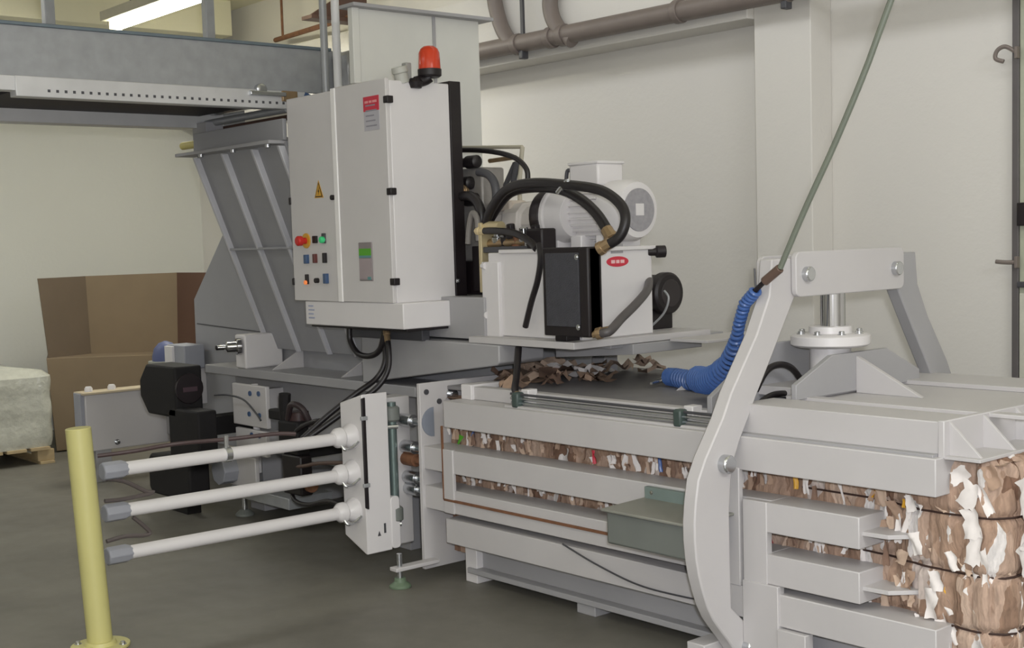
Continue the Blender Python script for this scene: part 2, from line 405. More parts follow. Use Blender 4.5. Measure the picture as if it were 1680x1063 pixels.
# top plate, upper side wall
box('top_plate', (-5.25,4.06,.955),(-3.25,5.26,.975), mat('dark_top_plate',(128,126,128),.5,var=.08), bc)
box('upper_side', (-5.05,4.02,.925),(-3.25,4.08,.99), PAINT, bc)
box('pipe_shelf', (-4.65,3.93,.922),(-3.25,4.03,.935), PAINT, bc)
box('corner_block', (-5.06,4.0,.925),(-4.98,4.2,1.0), WHITE, bc)
# skirt and skid
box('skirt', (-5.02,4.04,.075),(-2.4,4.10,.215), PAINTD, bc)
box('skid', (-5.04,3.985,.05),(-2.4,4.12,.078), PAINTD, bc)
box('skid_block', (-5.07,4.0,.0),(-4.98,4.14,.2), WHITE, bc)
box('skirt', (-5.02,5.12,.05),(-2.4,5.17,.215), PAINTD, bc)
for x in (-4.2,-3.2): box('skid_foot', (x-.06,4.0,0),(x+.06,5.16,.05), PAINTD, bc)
# top frame at the exit
box('top_frame', (-3.25,3.95,.93),(-2.39,4.16,1.045), PAINT, bc)
box('top_frame', (-3.25,4.16,.93),(-2.39,5.27,1.03), PAINT, bc)
box('top_frame_lip', (-3.27,3.915,.918),(-2.39,3.96,.935), PAINTD, bc, .002)
box('top_end_plate', (-2.39,3.945,.92),(-2.365,5.28,1.05), PAINT, bc)
box('bottom_flange', (-2.37,3.95,.918),(-2.235,5.28,.93), PAINT, bc, .002)
for y in (3.985,4.205,4.43,4.66,4.89,5.12):
    MB().prism([(-2.366,.928),(-2.245,.928),(-2.366,1.045)],'y',y-.007,y+.007).build('gusset', PAINT, bc, .002)
MB().box((-3.25,4.24,1.03),(-2.2,4.30,1.045)).build('top_rib', PAINT, bc, .003)
MB().box((-3.25,4.95,1.03),(-1.9,5.27,1.05)).build('top_rib', PAINT, bc, .003)
# cylinder mount: two trapezoid plates with side ribs
MB().prism([(4.17,1.04),(5.05,1.04),(5.05,1.09),(4.80,1.20),(4.41,1.20),(4.17,1.10)],'x',-3.17,-3.145).build('mount_plate', PAINTD, bc, .003)
MB().prism([(4.0,.975),(5.2,.975),(5.2,1.05),(4.80,1.24),(4.35,1.24),(4.0,1.05)],'x',-3.46,-3.435).build('mount_plate', PAINTD, bc, .003)
MB().prism([(-3.146,1.03),(-2.84,1.03),(-3.146,1.185)],'y',4.575,4.60).build('mount_rib', PAINT, bc, .003)
box('mount_bridge', (-3.44,4.3,1.03),(-3.17,4.9,1.07), PAINT, bc)
# two hydraulic lines along the top edge; thin dark tube paints the gap shade
for dy,dz,r,m_ in ((0,.030,.006,DARKG),(.004,.010,.0085,STEEL),(.008,-.012,.0085,STEEL)):
    MB().tube([(-4.62,3.95+dy,.958+dz),(-3.85,3.95+dy,.957+dz),(-3.27,3.95+dy,.957+dz)],r,10).build('hydraulic_line_and_gap', m_, bc, 0)
for x in (-4.57,-3.56):
    box('pipe_clamp', (x-.022,3.925,.925),(x+.022,3.975,.998), mat('clamp_dark_green',(62,76,72),.45) if x < -4 else bpy.data.materials['clamp_dark_green'], bc, .01)
    box('clamp_foot', (x-.0,3.97,.93),(x+.05,4.03,1.01), WHITE, bc)
# levelling foot at the front left
ft = MB().cyl((-5.22,3.70,.02),(-5.22,3.70,.17),.014,12); ft.build('levelling_screw', STEEL, bc, 0)
MB().lathe((-5.22,3.70,0),(0,0,1),[(0,.055),(.012,.055),(.03,.03),(.05,.028)],20).build('levelling_foot', mat('foot_green',(104,122,100),.4), bc, .002)
box('foot_bracket', (-5.25,3.66,.085),(-5.19,3.93,.105), PAINT, bc)
# thin cable on the side
MB().tube([(-4.22,3.885,.345),(-4.0,3.88,.29),(-3.75,3.88,.245),(-3.5,3.885,.24),(-3.33,3.885,.25)],.004,6).build('cable', DARKG, bc, 0)

# grey-green cover box on the rails
cb = thing('cover_box', 'grey-green sheet metal cover box fixed on the chamber rails', 'cover box', (-3.5,3.78,.47))
MB().prism([(-3.70,.47),(-3.24,.47),(-3.24,.605),(-3.70,.605)],'y',3.65,3.87).build('box_body', GREENG, cb, .01)
MB().prism([(3.63,.604),(3.89,.612),(3.89,.624),(3.63,.616)],'x',-3.712,-3.235).build('box_lid', mat('cover_lid',(136,136,128),.45), cb, .004)
box('mounting_plate', (-3.70,3.875,.56),(-3.30,3.902,.672), mat('mounting_plate_green',(120,134,130),.4), cb, .003)
for x,z in ((-3.66,.65),): bolt(cb,(x,3.876,z),(0,-1,0),.006,.006)
box('hinge_strip', (-3.262,3.638,.48),(-3.238,3.652,.565), WHITE, cb, .002)

# ---------------------------------------------------------------- bale
bl = thing('cardboard_bale', 'bale of crushed brown cardboard and white paper coming out of chamber', 'bale', (-3.7,4.6,.12))
path = []
s = -5.24
while s < -2.75: path.append((s, YB+.005, 0,-1)); s += .0125
while s < -2.27:
    t = min(1,(s+2.75)/.25); path.append((s, YB+.005-.055*t*t*(3-2*t), 0,-1)); s += .009
cx, cy, rc = -2.27, YB-.05+.085, .085
for i in range(1,14):
    a = -PI/2+PI/2*i/14; path.append((cx+rc*math.cos(a), cy+rc*math.sin(a), math.cos(a), math.sin(a)))
y = cy
while y < 5.17: path.append((cx+rc, y, 1, 0)); y += .011
straps = (.722,.522,.33)
def disp(x,y,z,nx_,ny_):
    wv = .035*noise.noise((x*2.5,y*2.5,z*5))
    q = noise.noise(((x+wv)*16,(y+wv)*15,z*1.7))*.017+noise.noise((x*45+5,y*42,z*5))*.006+noise.noise((x*5,y*5,z*3+3))*.02
    rid = (1-min(1,abs(noise.noise(((x+wv)*18+9,(y+wv)*17,z*1.8)))*7))*.014
    g = 0
    out = 1 if x > -2.7 else .35
    for st in straps: g -= .016*math.exp(-((z-st)/.014)**2)*out
    lim = 1 if x > -2.68 else .45
    return (q-rid)*lim+g
nzr = 84; Z0, Z1 = .12, .922
vs = []; fs = []
np_ = len(path)
for j in range(nzr+1):
    z = Z0+(Z1-Z0)*j/nzr
    rnd = max(0,(z-(Z1-.05))/.05)
    for (x,y,nx_,ny_) in path:
        dd = disp(x,y,z,nx_,ny_)-.045*rnd*rnd
        if x > -2.5: dd += .02*math.sin(PI*(z-Z0)/(Z1-Z0))
        vs.append((x+nx_*dd, y+ny_*dd, z+.01*noise.noise((x*14,y*14,z*6))))
fs = [(j*np_+i, j*np_+i+1, (j+1)*np_+i+1, (j+1)*np_+i) for j in range(nzr) for i in range(np_-1)]
bm_ = MB().add(vs,fs)
# top of the bale
nt_, mt_ = 200, 50; vs = []
for j in range(mt_+1):
    yy = YB-.02+(5.17-YB+.02)*j/mt_
    for i in range(nt_+1):
        xx = -5.24+(cx+rc-.02+5.24)*i/nt_
        zz = .905+.02*noise.noise((xx*9,yy*9,4))+.012*noise.noise((xx*22,yy*22,8))
        vs.append((xx,yy,min(zz,.917)))
bm_.add(vs,[(j*(nt_+1)+i,j*(nt_+1)+i+1,(j+1)*(nt_+1)+i+1,(j+1)*(nt_+1)+i) for j in range(mt_) for i in range(nt_)])
bm_.build('bale_body', BALE, bl, 0, True, 60)
for st in straps:
    pts = [(x+nx_*(.006+disp(x,y,st,nx_,ny_)*.5+.012*(x>-2.5)), y+ny_*(.006+disp(x,y,st,nx_,ny_)*.5+.012*(x>-2.5)), st+.004*noise.noise((x*3,y*3,st*9))) for (x,y,nx_,ny_) in path if x > -3.05][::4]
    MB().tube(pts,.0042,6,0,False).build('baling_wire', WIRE, bl, 0)
# loose scraps standing out of the pressed face
sc = MB()
cols = [PAPER,KRAFTL,KRAFT,KRAFTD,REDL,AMBER,BLUEP,GREEN2]
def scrap(x,y,z,nx_,ny_,w,h,mi,tilt):
    tx,ty = -ny_,nx_
    vs = []; na = 6; nb = 6; ph = random.random()*9; am = random.uniform(.003,.009)
    for j in range(nb+1):
        v = j/nb-.5
        e0 = .5+.30*noise.noise((ph,v*3.1,1)); e1 = .5+.30*noise.noise((ph,v*3.1,7)); off = .35*noise.noise((ph,v*2,3))
        for i in range(na+1):
            u = i/na; a = (-e0+(e0+e1)*u+off)*w
            b = (v+(.12*noise.noise((ph,u*4,5)) if j in (0,nb) else 0))*h
            c, s_ = math.cos(tilt), math.sin(tilt)
            a, b = a*c-b*s_, a*s_+b*c
            o = .007+am*math.sin(ph+u*5+v*3)+.008*noise.noise((u*2.2+ph,v*2.2,ph))
            vs.append((x+tx*a+nx_*o, y+ty*a+ny_*o, z+b))
    sc.add(vs,[(j*(na+1)+i,j*(na+1)+i+1,(j+1)*(na+1)+i+1,(j+1)*(na+1)+i) for j in range(nb) for i in range(na)],mi)
gaps = [(.69,.80,3),(.49,.56,2),(.34,.365,1)]
front = [p for p in path if p[0] < -2.72]
for k in range(190):
    p = random.choice(front); g = random.choices(gaps,[5,2.5,1.5])[0]
    z = random.uniform(g[0],g[1])
    h = min(random.uniform(.03,.09),(g[1]-g[0])*1.1)
    mi = random.choices(range(8),[34,26,20,10,1.6,1,.8,.15])[0]
    w = random.uniform(.008,.03) if mi < 4 else random.uniform(.012,.028)
    scrap(p[0],p[1]-.004,z,0,-1,w,h,mi,random.uniform(-.35,.35))
ex = [p for p in path if p[0] >= -2.72 and p[1] < 4.7]
for k in range(125):
    p = random.choice(ex); z = random.uniform(.14,.90)
    mi = random.choices(range(8),[36,24,18,8,3.5,4,1,.5])[0]
    big = mi < 4
    w = random.uniform(.012,.045) if big else random.uniform(.006,.016); h = random.uniform(.03,.11) if big else random.uniform(.015,.06)
    if p[0] < -2.36 and z > .76: z = random.uniform(.70,.76)
    scrap(p[0]+p[2]*.004,p[1]+p[3]*.004,min(z,.90-h*.45),p[2],p[3],w,h,mi,random.uniform(-.5,.5))
# the larger white pieces near the corner
for (x,z,w,h,t) in ((-2.44,.40,.05,.11,.1),(-2.50,.60,.04,.08,.3),(-2.30,.80,.06,.09,-.4),(-2.33,.865,.07,.05,.6),(-2.42,.48,.045,.07,0),(-2.24,.56,.03,.13,.05),(-2.39,.25,.05,.10,.1),(-2.29,.70,.06,.10,.2),(-2.28,.62,.05,.12,-.1),(-2.52,.74,.035,.06,.2),(-2.36,.56,.035,.07,.3)):
    scrap(x,YB-.07,z,0,-1,w,h,0,t)
for (y,z,w,h,t) in ((4.10,.80,.08,.12,.2),(4.13,.68,.09,.15,-.1),(4.19,.76,.06,.12,.3),(4.10,.58,.07,.11,.4),(4.22,.86,.07,.07,.2),(4.17,.62,.05,.09,.0)):
    scrap(cx+rc+.018,y,z,1,0,w,h,0,t)
scr = sc.build('paper_scraps', cols, bl, 0, True, 80); scr['kind'] = 'stuff'

# loose cardboard lying on top near the press
lc = MB()
for k in range(40):
    x = random.uniform(-5.2,-4.72); y = random.uniform(4.42,5.1) if k > 8 else random.uniform(4.15,4.4); w = random.uniform(.07,.2); h = random.uniform(.06,.14); a = random.uniform(0,PI)
    z = .985+random.uniform(0,.05)
    vs = []
    for j in range(4):
        for i in range(4):
            u_,v_ = (i/3-.5)*w,(j/3-.5)*h
            vs.append((x+u_*math.cos(a)-v_*math.sin(a), y+u_*math.sin(a)+v_*math.cos(a), max(.978,z+.07*noise.noise((i*.7+k,j*.7,k*.3)))))
    lc.add(vs,[(j*4+i,j*4+i+1,(j+1)*4+i+1,(j+1)*4+i) for j in range(3) for i in range(3)],random.choices((0,1,2,3),(1,3,3,2))[0])
o = lc.build('cardboard_scraps', [PAPER,KRAFTL,KRAFT,KRAFTD], None, 0); o['kind'] = 'stuff'
tag(o,'loose torn cardboard scraps lying on top of the chamber under the platform','scraps')

# ---------------------------------------------------------------- squeeze yoke
YC = 4.605
armL = [(4.10,1.60),(4.083,1.458),(4.001,1.311),(3.842,1.098),(3.79,1.006),(3.688,.867),(3.645,.79),(3.628,.71),(3.618,.63),(3.618,.561),(3.625,.49),(3.638,.425),(3.658,.36),(3.683,.296),(3.715,.24),(3.758,.188),(3.80,.14),(3.84,.09),(3.86,.03)]
armR = [(4.03,.03),(4.03,.10),(3.94,.16),(3.822,.267),(3.82,.45),(3.82,.647),(3.835,.78),(3.858,.85),(3.892,.916),(3.941,.989),(3.99,1.07),(4.105,1.239),(4.245,1.45),(4.30,1.60)]
yk = thing('squeeze_yoke', 'pale grey curved squeeze yoke with cross bar spanning the chamber exit', 'press yoke', (-3.23,YC,.03))
arm = [(y,z) for y,z in armL+armR]
MB().prism(arm,'x',-3.262,-3.2).build('yoke_arm', PAINT, yk, .006)
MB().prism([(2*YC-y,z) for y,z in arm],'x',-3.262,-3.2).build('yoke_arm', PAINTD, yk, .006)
bar = rrect(4.215,1.445,4.975,1.625,.03)
MB().prism(bar,'x',-3.198,-3.172).build('cross_bar', PAINT, yk, .004)
bar2 = rrect(4.17,1.445,5.02,1.61,.03)
MB().prism(bar2,'x',-3.335,-3.31).build('cross_bar', PAINT, yk, .004)
for y in (4.28,4.905):
    MB().lathe((-3.34,y,1.535),(1,0,0),[(0,.03),(.19,.03),(.195,.026)],20).build('pivot_pin', STEEL, yk, .002)
for yy,zz in ((3.79,.833),(3.915,.095)):
    for s_ in (0,1):
        y2 = yy if not s_ else 2*YC-yy
        MB().lathe((-3.32,y2,zz),(1,0,0),[(0,.036),(.15,.036),(.157,.03)],22).build('pivot_pin', STEEL, yk, .002)
for s_ in (0,1):
    y2 = 3.74 if not s_ else 2*YC-3.74
    box('foot_block', (-3.36,min(y2,y2+.24*(1-2*s_)),0),(-3.27,max(y2,y2+.24*(1-2*s_)),.12), PAINT, yk)
cy_ = thing('hydraulic_cylinder', 'upright hydraulic cylinder with chrome rod and white flange under cross bar', 'cylinder', (-3.289,4.6,1.07))
MB().cyl((-3.254,4.57,1.27),(-3.254,4.57,1.5),.052,28).build('rod', CHROME, cy_, 0)
MB().lathe((-3.275,4.58,1.2),(0,0,1),[(0,.06),(.02,.06),(.021,.15),(.03,.165),(.065,.165),(.075,.15),(.076,.09),(.105,.088),(.108,.075)],36).build('flange', WHITE, cy_, .002)
MB().cyl((-3.275,4.58,1.07),(-3.275,4.58,1.22),.085,28).build('barrel', WHITE, cy_, .003)
for k in range(8):
    a = k*PI/4+.2; bolt(cy_,(-3.275+.128*math.cos(a),4.58+.128*math.sin(a),1.276),(0,0,1),.012,.016)

# ---------------------------------------------------------------- press body, hopper, hood
YP = 4.42
pb = thing('press_body', 'grey steel press body with ledge and gussets beneath the feed hopper', 'press', (-6.9,4.9,0))
MB().prism([(-8.7,.32),(-5.29,.32),(-5.29,1.17),(-7.3,1.17),(-7.3,1.95),(-7.95,1.95),(-8.15,1.86),(-8.68,1.35)],'y',YP,5.25).build('side_wall', HOPPER, pb, .004)
MB().tube([(-8.64,YP-.004,1.175),(-7.6,YP-.004,1.14)],.004,6).build('weld_seam', DARKG, pb, 0)
MB().prism([(-6.1,.93),(-4.92,1.09),(-4.9,1.105),(-4.9,1.19),(-6.1,1.20)],'y',4.12,4.42).build('side_plate', PAINTD, pb, .006)
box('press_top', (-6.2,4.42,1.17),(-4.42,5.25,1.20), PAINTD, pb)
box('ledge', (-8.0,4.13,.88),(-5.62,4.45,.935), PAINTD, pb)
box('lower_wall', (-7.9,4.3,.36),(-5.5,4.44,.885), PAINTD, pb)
for x in [-7.217,-6.425]:
    MB().prism([(4.18,.93),(4.42,.93),(4.42,1.06)],'x',x-.008,x+.008).build('gusset', PAINT, pb, .002)
for x in (-7.5,-5.9):
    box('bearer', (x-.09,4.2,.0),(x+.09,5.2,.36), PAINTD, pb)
box('bearer_beam', (-7.45,3.99,.13),(-6.75,4.3,.20), GALV, pb)
MB().cyl((-7.4,4.05,.02),(-7.4,4.05,.14),.02,12).build('levelling_screw', STEEL, pb, 0)
MB().lathe((-7.4,4.05,0),(0,0,1),[(0,.06),(.012,.06),(.04,.03)],18).build('levelling_foot', GREENG, pb, .002)
# perforated bracket plates on the press side
for (x0,x1,z0,z1) in ((-7.40,-6.98,.60,.86),(-7.38,-7.0,.42,.58)):
    o = box('bracket_plate', (x0,4.0,z0),(x1,4.03,z1), PAINT, pb, .006)
    for fx_,fz in ((.55,.8),(.8,.82),(.8,.3),(.5,.3)):
        MB().cyl((x0+(x1-x0)*fx_,3.993,z0+(z1-z0)*fz),(x0+(x1-x0)*fx_,4.01,z0+(z1-z0)*fz),.016,12).build('bolt_hole', BLUES, o, 0)
    box('bracket_arm', (x0+.05,4.02,z0+.05),(x0+.12,4.32,z1-.05), PAINT, pb)
box('bracket_plate', (-7.62,4.0,.20),(-7.15,4.03,.40), PAINT, pb, .006)
MB().cyl((-7.45,3.9,.30),(-7.45,4.02,.30),.09,8).build('bearing_cap', MIDG, pb, .004)
MB().cyl((-7.2,4.05,.30),(-7.2,4.05,.86),.022,12).build('upright_tube', WHITE, pb, 0)
box('bracket_arm', (-7.6,4.02,.22),(-7.5,4.32,.38), PAINT, pb)
# ram housing running to the left
rh = thing('ram_housing', 'pale grey rectangular ram housing behind the black gear drive on the left', 'machine housing', (-9.4,4.3,0))
box('housing_body', (-9.42,3.82,.24),(-9.3,5.1,.665), PAINT, rh, .008)
box('housing_top', (-9.46,3.80,.665),(-9.28,5.12,.682), mat('tan_plate',(186,172,146),.6), rh, .003)
box('end_rim', (-9.44,3.79,.24),(-9.32,3.825,.675), MIDG, rh, .003)
box('ram_tube', (-9.3,4.45,.30),(-8.70,4.95,.60), PAINTD, rh, .01)
for y in (3.88,4.06):
    MB().lathe((-9.37,y,.68),(0,0,1),[(0,.03),(.025,.03),(.04,.02)],14).build('lifting_knob', WHITE, rh, 0)
for y in (3.95,4.9): box('housing_leg', (-9.42,y-.06,0),(-9.32,y+.06,.25), PAINTD, rh)
bolt(rh,(-9.30,4.05,.29),(1,0,0),.014,.03)

# sensor block with chrome switch
sb = thing('limit_switch', 'white limit switch block with chrome plunger on the press ledge', 'switch', (-7.456,4.200,0.901))
q = (-7.456,4.200,0.901)
box('switch_block', (q[0]-.10,4.12,.935),(q[0]+.03,4.40,1.155), WHITE, sb, .012)
MB().lathe((q[0]-.02,4.12,1.08),(-.35,-1,0),[(0,.055),(.03,.055),(.031,.036),(.09,.034),(.10,.015),(.15,.014)],20).build('plunger', CHROME, sb, .002)
MB().lathe((q[0]-.06,4.02,1.08),(-.35,-1,0),[(0,.017),(.05,.017),(.055,.01)],14).build('plunger_tip', BLACK, sb, 0)

hp = thing('feed_hopper', 'grey sloping feed hopper with vertical ribs left of the control cabinet', 'hopper', (-6.9,4.6,1.02))
def yat(z): return 3.9+(2.3-z)/(2.3-1.05)*.46
MB().hull([(-7.53,yat(2.3),2.3),(-6.45,yat(2.3),2.3),(-6.45,yat(1.05),1.05),(-7.53,yat(1.05),1.05)],[(-7.53,yat(2.3)+.02,2.3),(-6.45,yat(2.3)+.02,2.3),(-6.45,yat(1.05)+.02,1.05),(-7.53,yat(1.05)+.02,1.05)]).build('sloping_plate', HOPPER, hp, 0)
MB().hull([(-6.45,yat(1.2),1.2),(-5.95,yat(1.2),1.2),(-5.95,yat(1.05),1.05),(-6.45,yat(1.05),1.05)],[(-6.45,yat(1.2)+.02,1.2),(-5.95,yat(1.2)+.02,1.2),(-5.95,yat(1.05)+.02,1.05),(-6.45,yat(1.05)+.02,1.05)]).build('lower_plate', HOPPER, hp, 0)
for x in (-7.51,-7.15,-6.79,-6.49):
    MB().hull([(x-.012,yat(2.28)-.04,2.28),(x+.012,yat(2.28)-.04,2.28),(x+.012,yat(2.28)+.01,2.28),(x-.012,yat(2.28)+.01,2.28)],
              [(x-.012,yat(1.06)-.02,1.04),(x+.012,yat(1.06)-.02,1.04),(x+.012,yat(1.06)+.01,1.04),(x-.012,yat(1.06)+.01,1.04)]).build('rib', mat('rib_paint',(190,190,194),.45) if x == -7.51 else bpy.data.materials['rib_paint'], hp, .003)
zr = 1.718
box('cross_rib', (-7.5,yat(1.70)-.035,1.695),(-6.45,yat(1.70)+.01,1.71), HOPPER, hp, .002)
box('top_flange', (-7.62,3.80,2.29),(-6.47,3.93,2.31), PAINTD, hp, .003)
box('top_band', (-7.53,3.885,2.31),(-6.45,3.91,2.43), HOPPER, hp, .003)
for x in (-7.35,-6.95,-6.55): bolt(hp,(x,3.84,2.29),(0,0,-1),.016,.02)
box('rear_plate', (-7.53,4.86,1.20),(-6.1,4.885,2.43), HOPPER, hp, .003)
MB().prism([(3.91,2.43),(4.86,2.43),(4.86,1.21),(4.32,1.21)],'x',-7.53,-7.51).build('end_wall', HOPPER, hp, .003)
MB().prism([(4.40,2.43),(4.86,2.43),(4.86,1.21),(4.40,1.21)],'x',-6.12,-6.10).build('end_wall', HOPPER, hp, .003)
MB().cyl((-7.743,3.920,2.371), (-7.743+.35,3.92,2.371),.024,12).build('guide_peg', mat('peg_yellow',(196,184,110),.5), hp, 0)
box('corner_post', (-7.62,3.93,2.30),(-7.44,4.05,2.5), PAINTD, hp, .003)

hd = thing('duct_hood', 'tall pale grey steel duct hood standing behind the control cabinet', 'duct', (-6.3,4.5,2.43))
WH2 = mat('hood_paint',(208,208,202),.5,var=.02)
MB().prism([(4.42,1.8),(4.885,1.8),(4.885,2.98),(4.02,2.98),(4.02,2.57),(4.42,2.57)],'x',-5.93,-5.90).build('front_panel', WH2, hd, .004)
box('rear_panel', (-7.0,4.86,2.43),(-5.93,4.885,2.98), WH2, hd, .004)
box('edge_angle', (-5.93,4.0,2.57),(-5.885,4.045,2.98), WH2, hd, .004)
box('seam_strip', (-5.90,4.545,1.8),(-5.892,4.565,2.98), PAINTD, hd, .002)
box('top_flange', (-5.98,3.98,2.97),(-5.84,4.95,2.99), PAINTD, hd, .003)
bolt(hd,(-5.90,4.75,2.0),(1,0,0),.012,.015)

# ---------------------------------------------------------------- belt conveyor
cv = thing('belt_conveyor', 'galvanised belt conveyor crossing overhead toward the hopper', 'conveyor', (-7.1,2.5,2.5))
ya, yb = -.5, 4.42
box('side_panel', (-6.62,ya,2.60),(-6.60,yb,2.855), GALV, cv, .003)
box('top_lip', (-6.66,ya,2.85),(-6.585,yb-.1,2.868), mat('lip_bluish',(110,122,130),.5,.3), cv, .003)
box('side_panel', (-7.66,ya,2.50),(-7.64,yb-.1,2.90), GALV, cv, .003)
box('top_lip', (-7.68,ya,2.89),(-7.60,yb-.1,2.91), GALV, cv, .003)
box('lower_flange', (-6.66,2.44,2.497),(-6.575,4.12,2.60), mat('flange_zinc',(204,204,204),.4,.3), cv, .004)
for k in range(34):
    y = 2.60+k*.044
    box('slot', (-6.577,y,2.523),(-6.573,y+.014,2.537), DARKG, cv, 0)
box('belt', (-7.60,2.5,2.545),(-6.68,3.95,2.56), mat('conveyor_belt',(30,18,22),.6), cv, 0)
box('belt', (-7.60,ya,2.66),(-6.68,4.35,2.68), mat('conveyor_belt_top',(44,32,32),.6), cv, 0)
box('lower_flange', (-7.70,ya,2.47),(-7.56,4.12,2.575), bpy.data.materials['flange_zinc'], cv, .003)
box('end_bracket', (-6.66,ya,2.525),(-6.585,2.45,2.60), bpy.data.materials['flange_zinc'], cv, .003)
MB().cyl((-7.64,4.05,2.62),(-6.62,4.05,2.62),.07,20).build('end_roller', STEEL, cv, 0)
MB().cyl((-7.64,4.0,2.50),(-6.58,4.0,2.50),.022,14).build('cross_bar', GALV, cv, 0)
MB().cyl((-7.64,4.10,2.47),(-6.58,4.10,2.47),.016,14).build('cross_bar', BROWNP, cv, 0)
box('bearing_arm', (-6.59,3.75,2.565),(-6.55,3.98,2.59), STEEL, cv, .004)
MB().lathe((-6.60,3.83,2.60),(1,0,0),[(0,.035),(.035,.035),(.04,.02)],16).build('bearing', STEEL, cv, .003)
box('scraper', (-6.60,3.96,2.54),(-6.56,4.06,2.60), BRASS, cv, .004)
MB().prism([(4.05,2.45),(4.12,2.45),(4.18,2.58),(4.12,2.60)],'x',-6.60,-6.57).build('scraper_arm', BLUES, cv, .003)
box('end_post', (-6.602,4.26,2.5),(-6.592,4.29,2.84), mat('post_bluish',(128,138,142),.4,.3), cv, .003)
box('drive_cover', (-6.60,4.32,2.50),(-6.40,4.52,2.84), mat('drive_cover_steel',(176,176,176),.22,.5,var=.2,scale=12,bump=.6,bscale=9), cv, .03)
for (px_,py_) in [(-7.620,4.079),(-7.620,3.044)]:
    box('hanger', (px_-.03,py_-.03,2.88),(px_+.03,py_+.03,CZ), GALV, cv, .004)
# cables into the cabinet
for px_, mm_, nm in ((531,GALV,'thin dull grey steel conduit rising from the cabinet top, left of two'),(552,mat('white_conduit',(214,214,214),.4),'bright white steel conduit rising from the cabinet top, right of two')):
    q = {531:(-6.400,4.150,2.588),552:(-6.274,4.150,2.581)}[px_]
    o = thing('cable_conduit', nm, 'conduit', (q[0],q[1],2.5), 'conduits above the cabinet')
    MB().cyl((q[0],q[1],2.52),(q[0],q[1],CZ),.022 if px_ == 531 else .024,14).build('conduit_tube', mm_, o, 0)
    MB().cyl((q[0],q[1],2.53),(q[0],q[1],2.57),.034,14).build('conduit_gland', mm_, o, 0)

# ---------------------------------------------------------------- control cabinet
cc = thing('control_cabinet', 'white two-door electrical control cabinet with push buttons', 'control cabinet', (-5.94,4.12,1.26))
box('housing', (-6.40,3.915,1.40),(-5.455,4.30,2.535), WHITE, cc, .006)
box('plinth', (-6.32,3.90,1.268),(-5.385,4.32,1.402), WHITE, cc, .006)
box('base_tray', (-6.31,3.93,1.255),(-5.40,4.33,1.27), BLACK, cc, .002)
box('back_frame', (-6.40,4.30,1.36),(-5.45,4.375,2.55), BLACK, cc, .004)
box('back_frame', (-6.32,4.325,1.255),(-5.38,4.385,1.42), BLACK, cc, .004)
for y in (4.1,4.28): box('mounting_leg', (-6.2,y,1.19),(-5.5,y+.05,1.258), DARKG, cc, .003)
dl = box('door', (-6.418,3.893,1.402),(-5.945,3.917,2.532), CABW, cc, .005)
dr = box('door', (-5.925,3.893,1.402),(-5.458,3.917,2.545), CABW, cc, .005)
box('door_edge', (-5.958,3.886,1.402),(-5.918,3.91,2.542), mat('door_edge_white',(236,234,232),.35), cc, .003)
for (px_,py_) in ((0,0),):
    pass
for q in [(-5.455,3.911,2.436),(-5.455,3.920,1.972),(-5.455,3.925,1.512)]:
    box('hinge', (-5.475,3.887,q[2]-.018),(-5.435,3.925,q[2]+.018), BLACK, cc, .004)
for q in [(-6.419,3.900,1.964),(-6.399,3.900,1.510)]:
    box('hinge', (-6.43,3.887,q[2]-.02),(-6.41,3.915,q[2]+.02), BLACK, cc, .004)
q = (-5.975,3.893,1.965)
MB().cyl((q[0],3.895,q[2]),(q[0],3.878,q[2]),.014,14).build('door_lock', BLACK, cc, 0)
# buttons
CT = {'estop':(-6.265,3.893,1.738),'b1':(-6.170,3.893,1.743),'b2':(-6.083,3.893,1.748),'c1':(-6.261,3.893,1.636),'c2':(-6.172,3.893,1.639),'c3':(-6.073,3.893,1.641),'d1':(-6.270,3.893,1.524),'d2':(-6.163,3.893,1.517),'d3':(-6.070,3.893,1.528),'tri':(-6.117,3.893,2.014)}
e = CT['estop']
MB().cyl((e[0],3.895,e[2]),(e[0],3.886,e[2]),.042,24).build('emergency_ring', AMBER, dl, .002)
MB().lathe((e[0],3.89,e[2]),(0,-1,0),[(0,.018),(.03,.018),(.031,.028),(.055,.028),(.062,.02)],20).build('emergency_button', RED, dl, .002)
def btn(k, m, w=.022, h=.03, dep=.02):
    p = CT[k]; return MB().prism(rrect(p[0]-w/2,p[2]-h/2,p[0]+w/2,p[2]+h/2,.004,3),'y',3.895,3.893-dep).build('push_button', m, dl, .002)
btn('b1',BLACK,.04,.04,.012); btn('b2',DARKG,.035,.055,.008)
p = CT['b2']; MB().lathe((p[0],3.888,p[2]-.008),(0,-1,0),[(0,.018),(.02,.018),(.025,.012)],18).build('indicator_lamp', GREEN, dl, .001)
btn('c1',BLUES,.03,.05); btn('c2',mat('dark_red_button',(96,48,44),.4),.022,.05); btn('c3',BLACK,.02,.055)
btn('d1',BLACK,.026,.055,.012)
p = CT['d1']; MB().cyl((p[0],3.89,p[2]-.018),(p[0],3.872,p[2]-.018),.012,16).build('indicator_lamp', mat('amber_lit',(232,130,70),.4,emit=.5), dl, .001)
MB().cyl((CT['d2'][0],3.895,CT['d2'][2]),(CT['d2'][0],3.872,CT['d2'][2]),.014,16).build('push_button', BLACK, dl, .001)
btn('d3',BLUES,.03,.055)
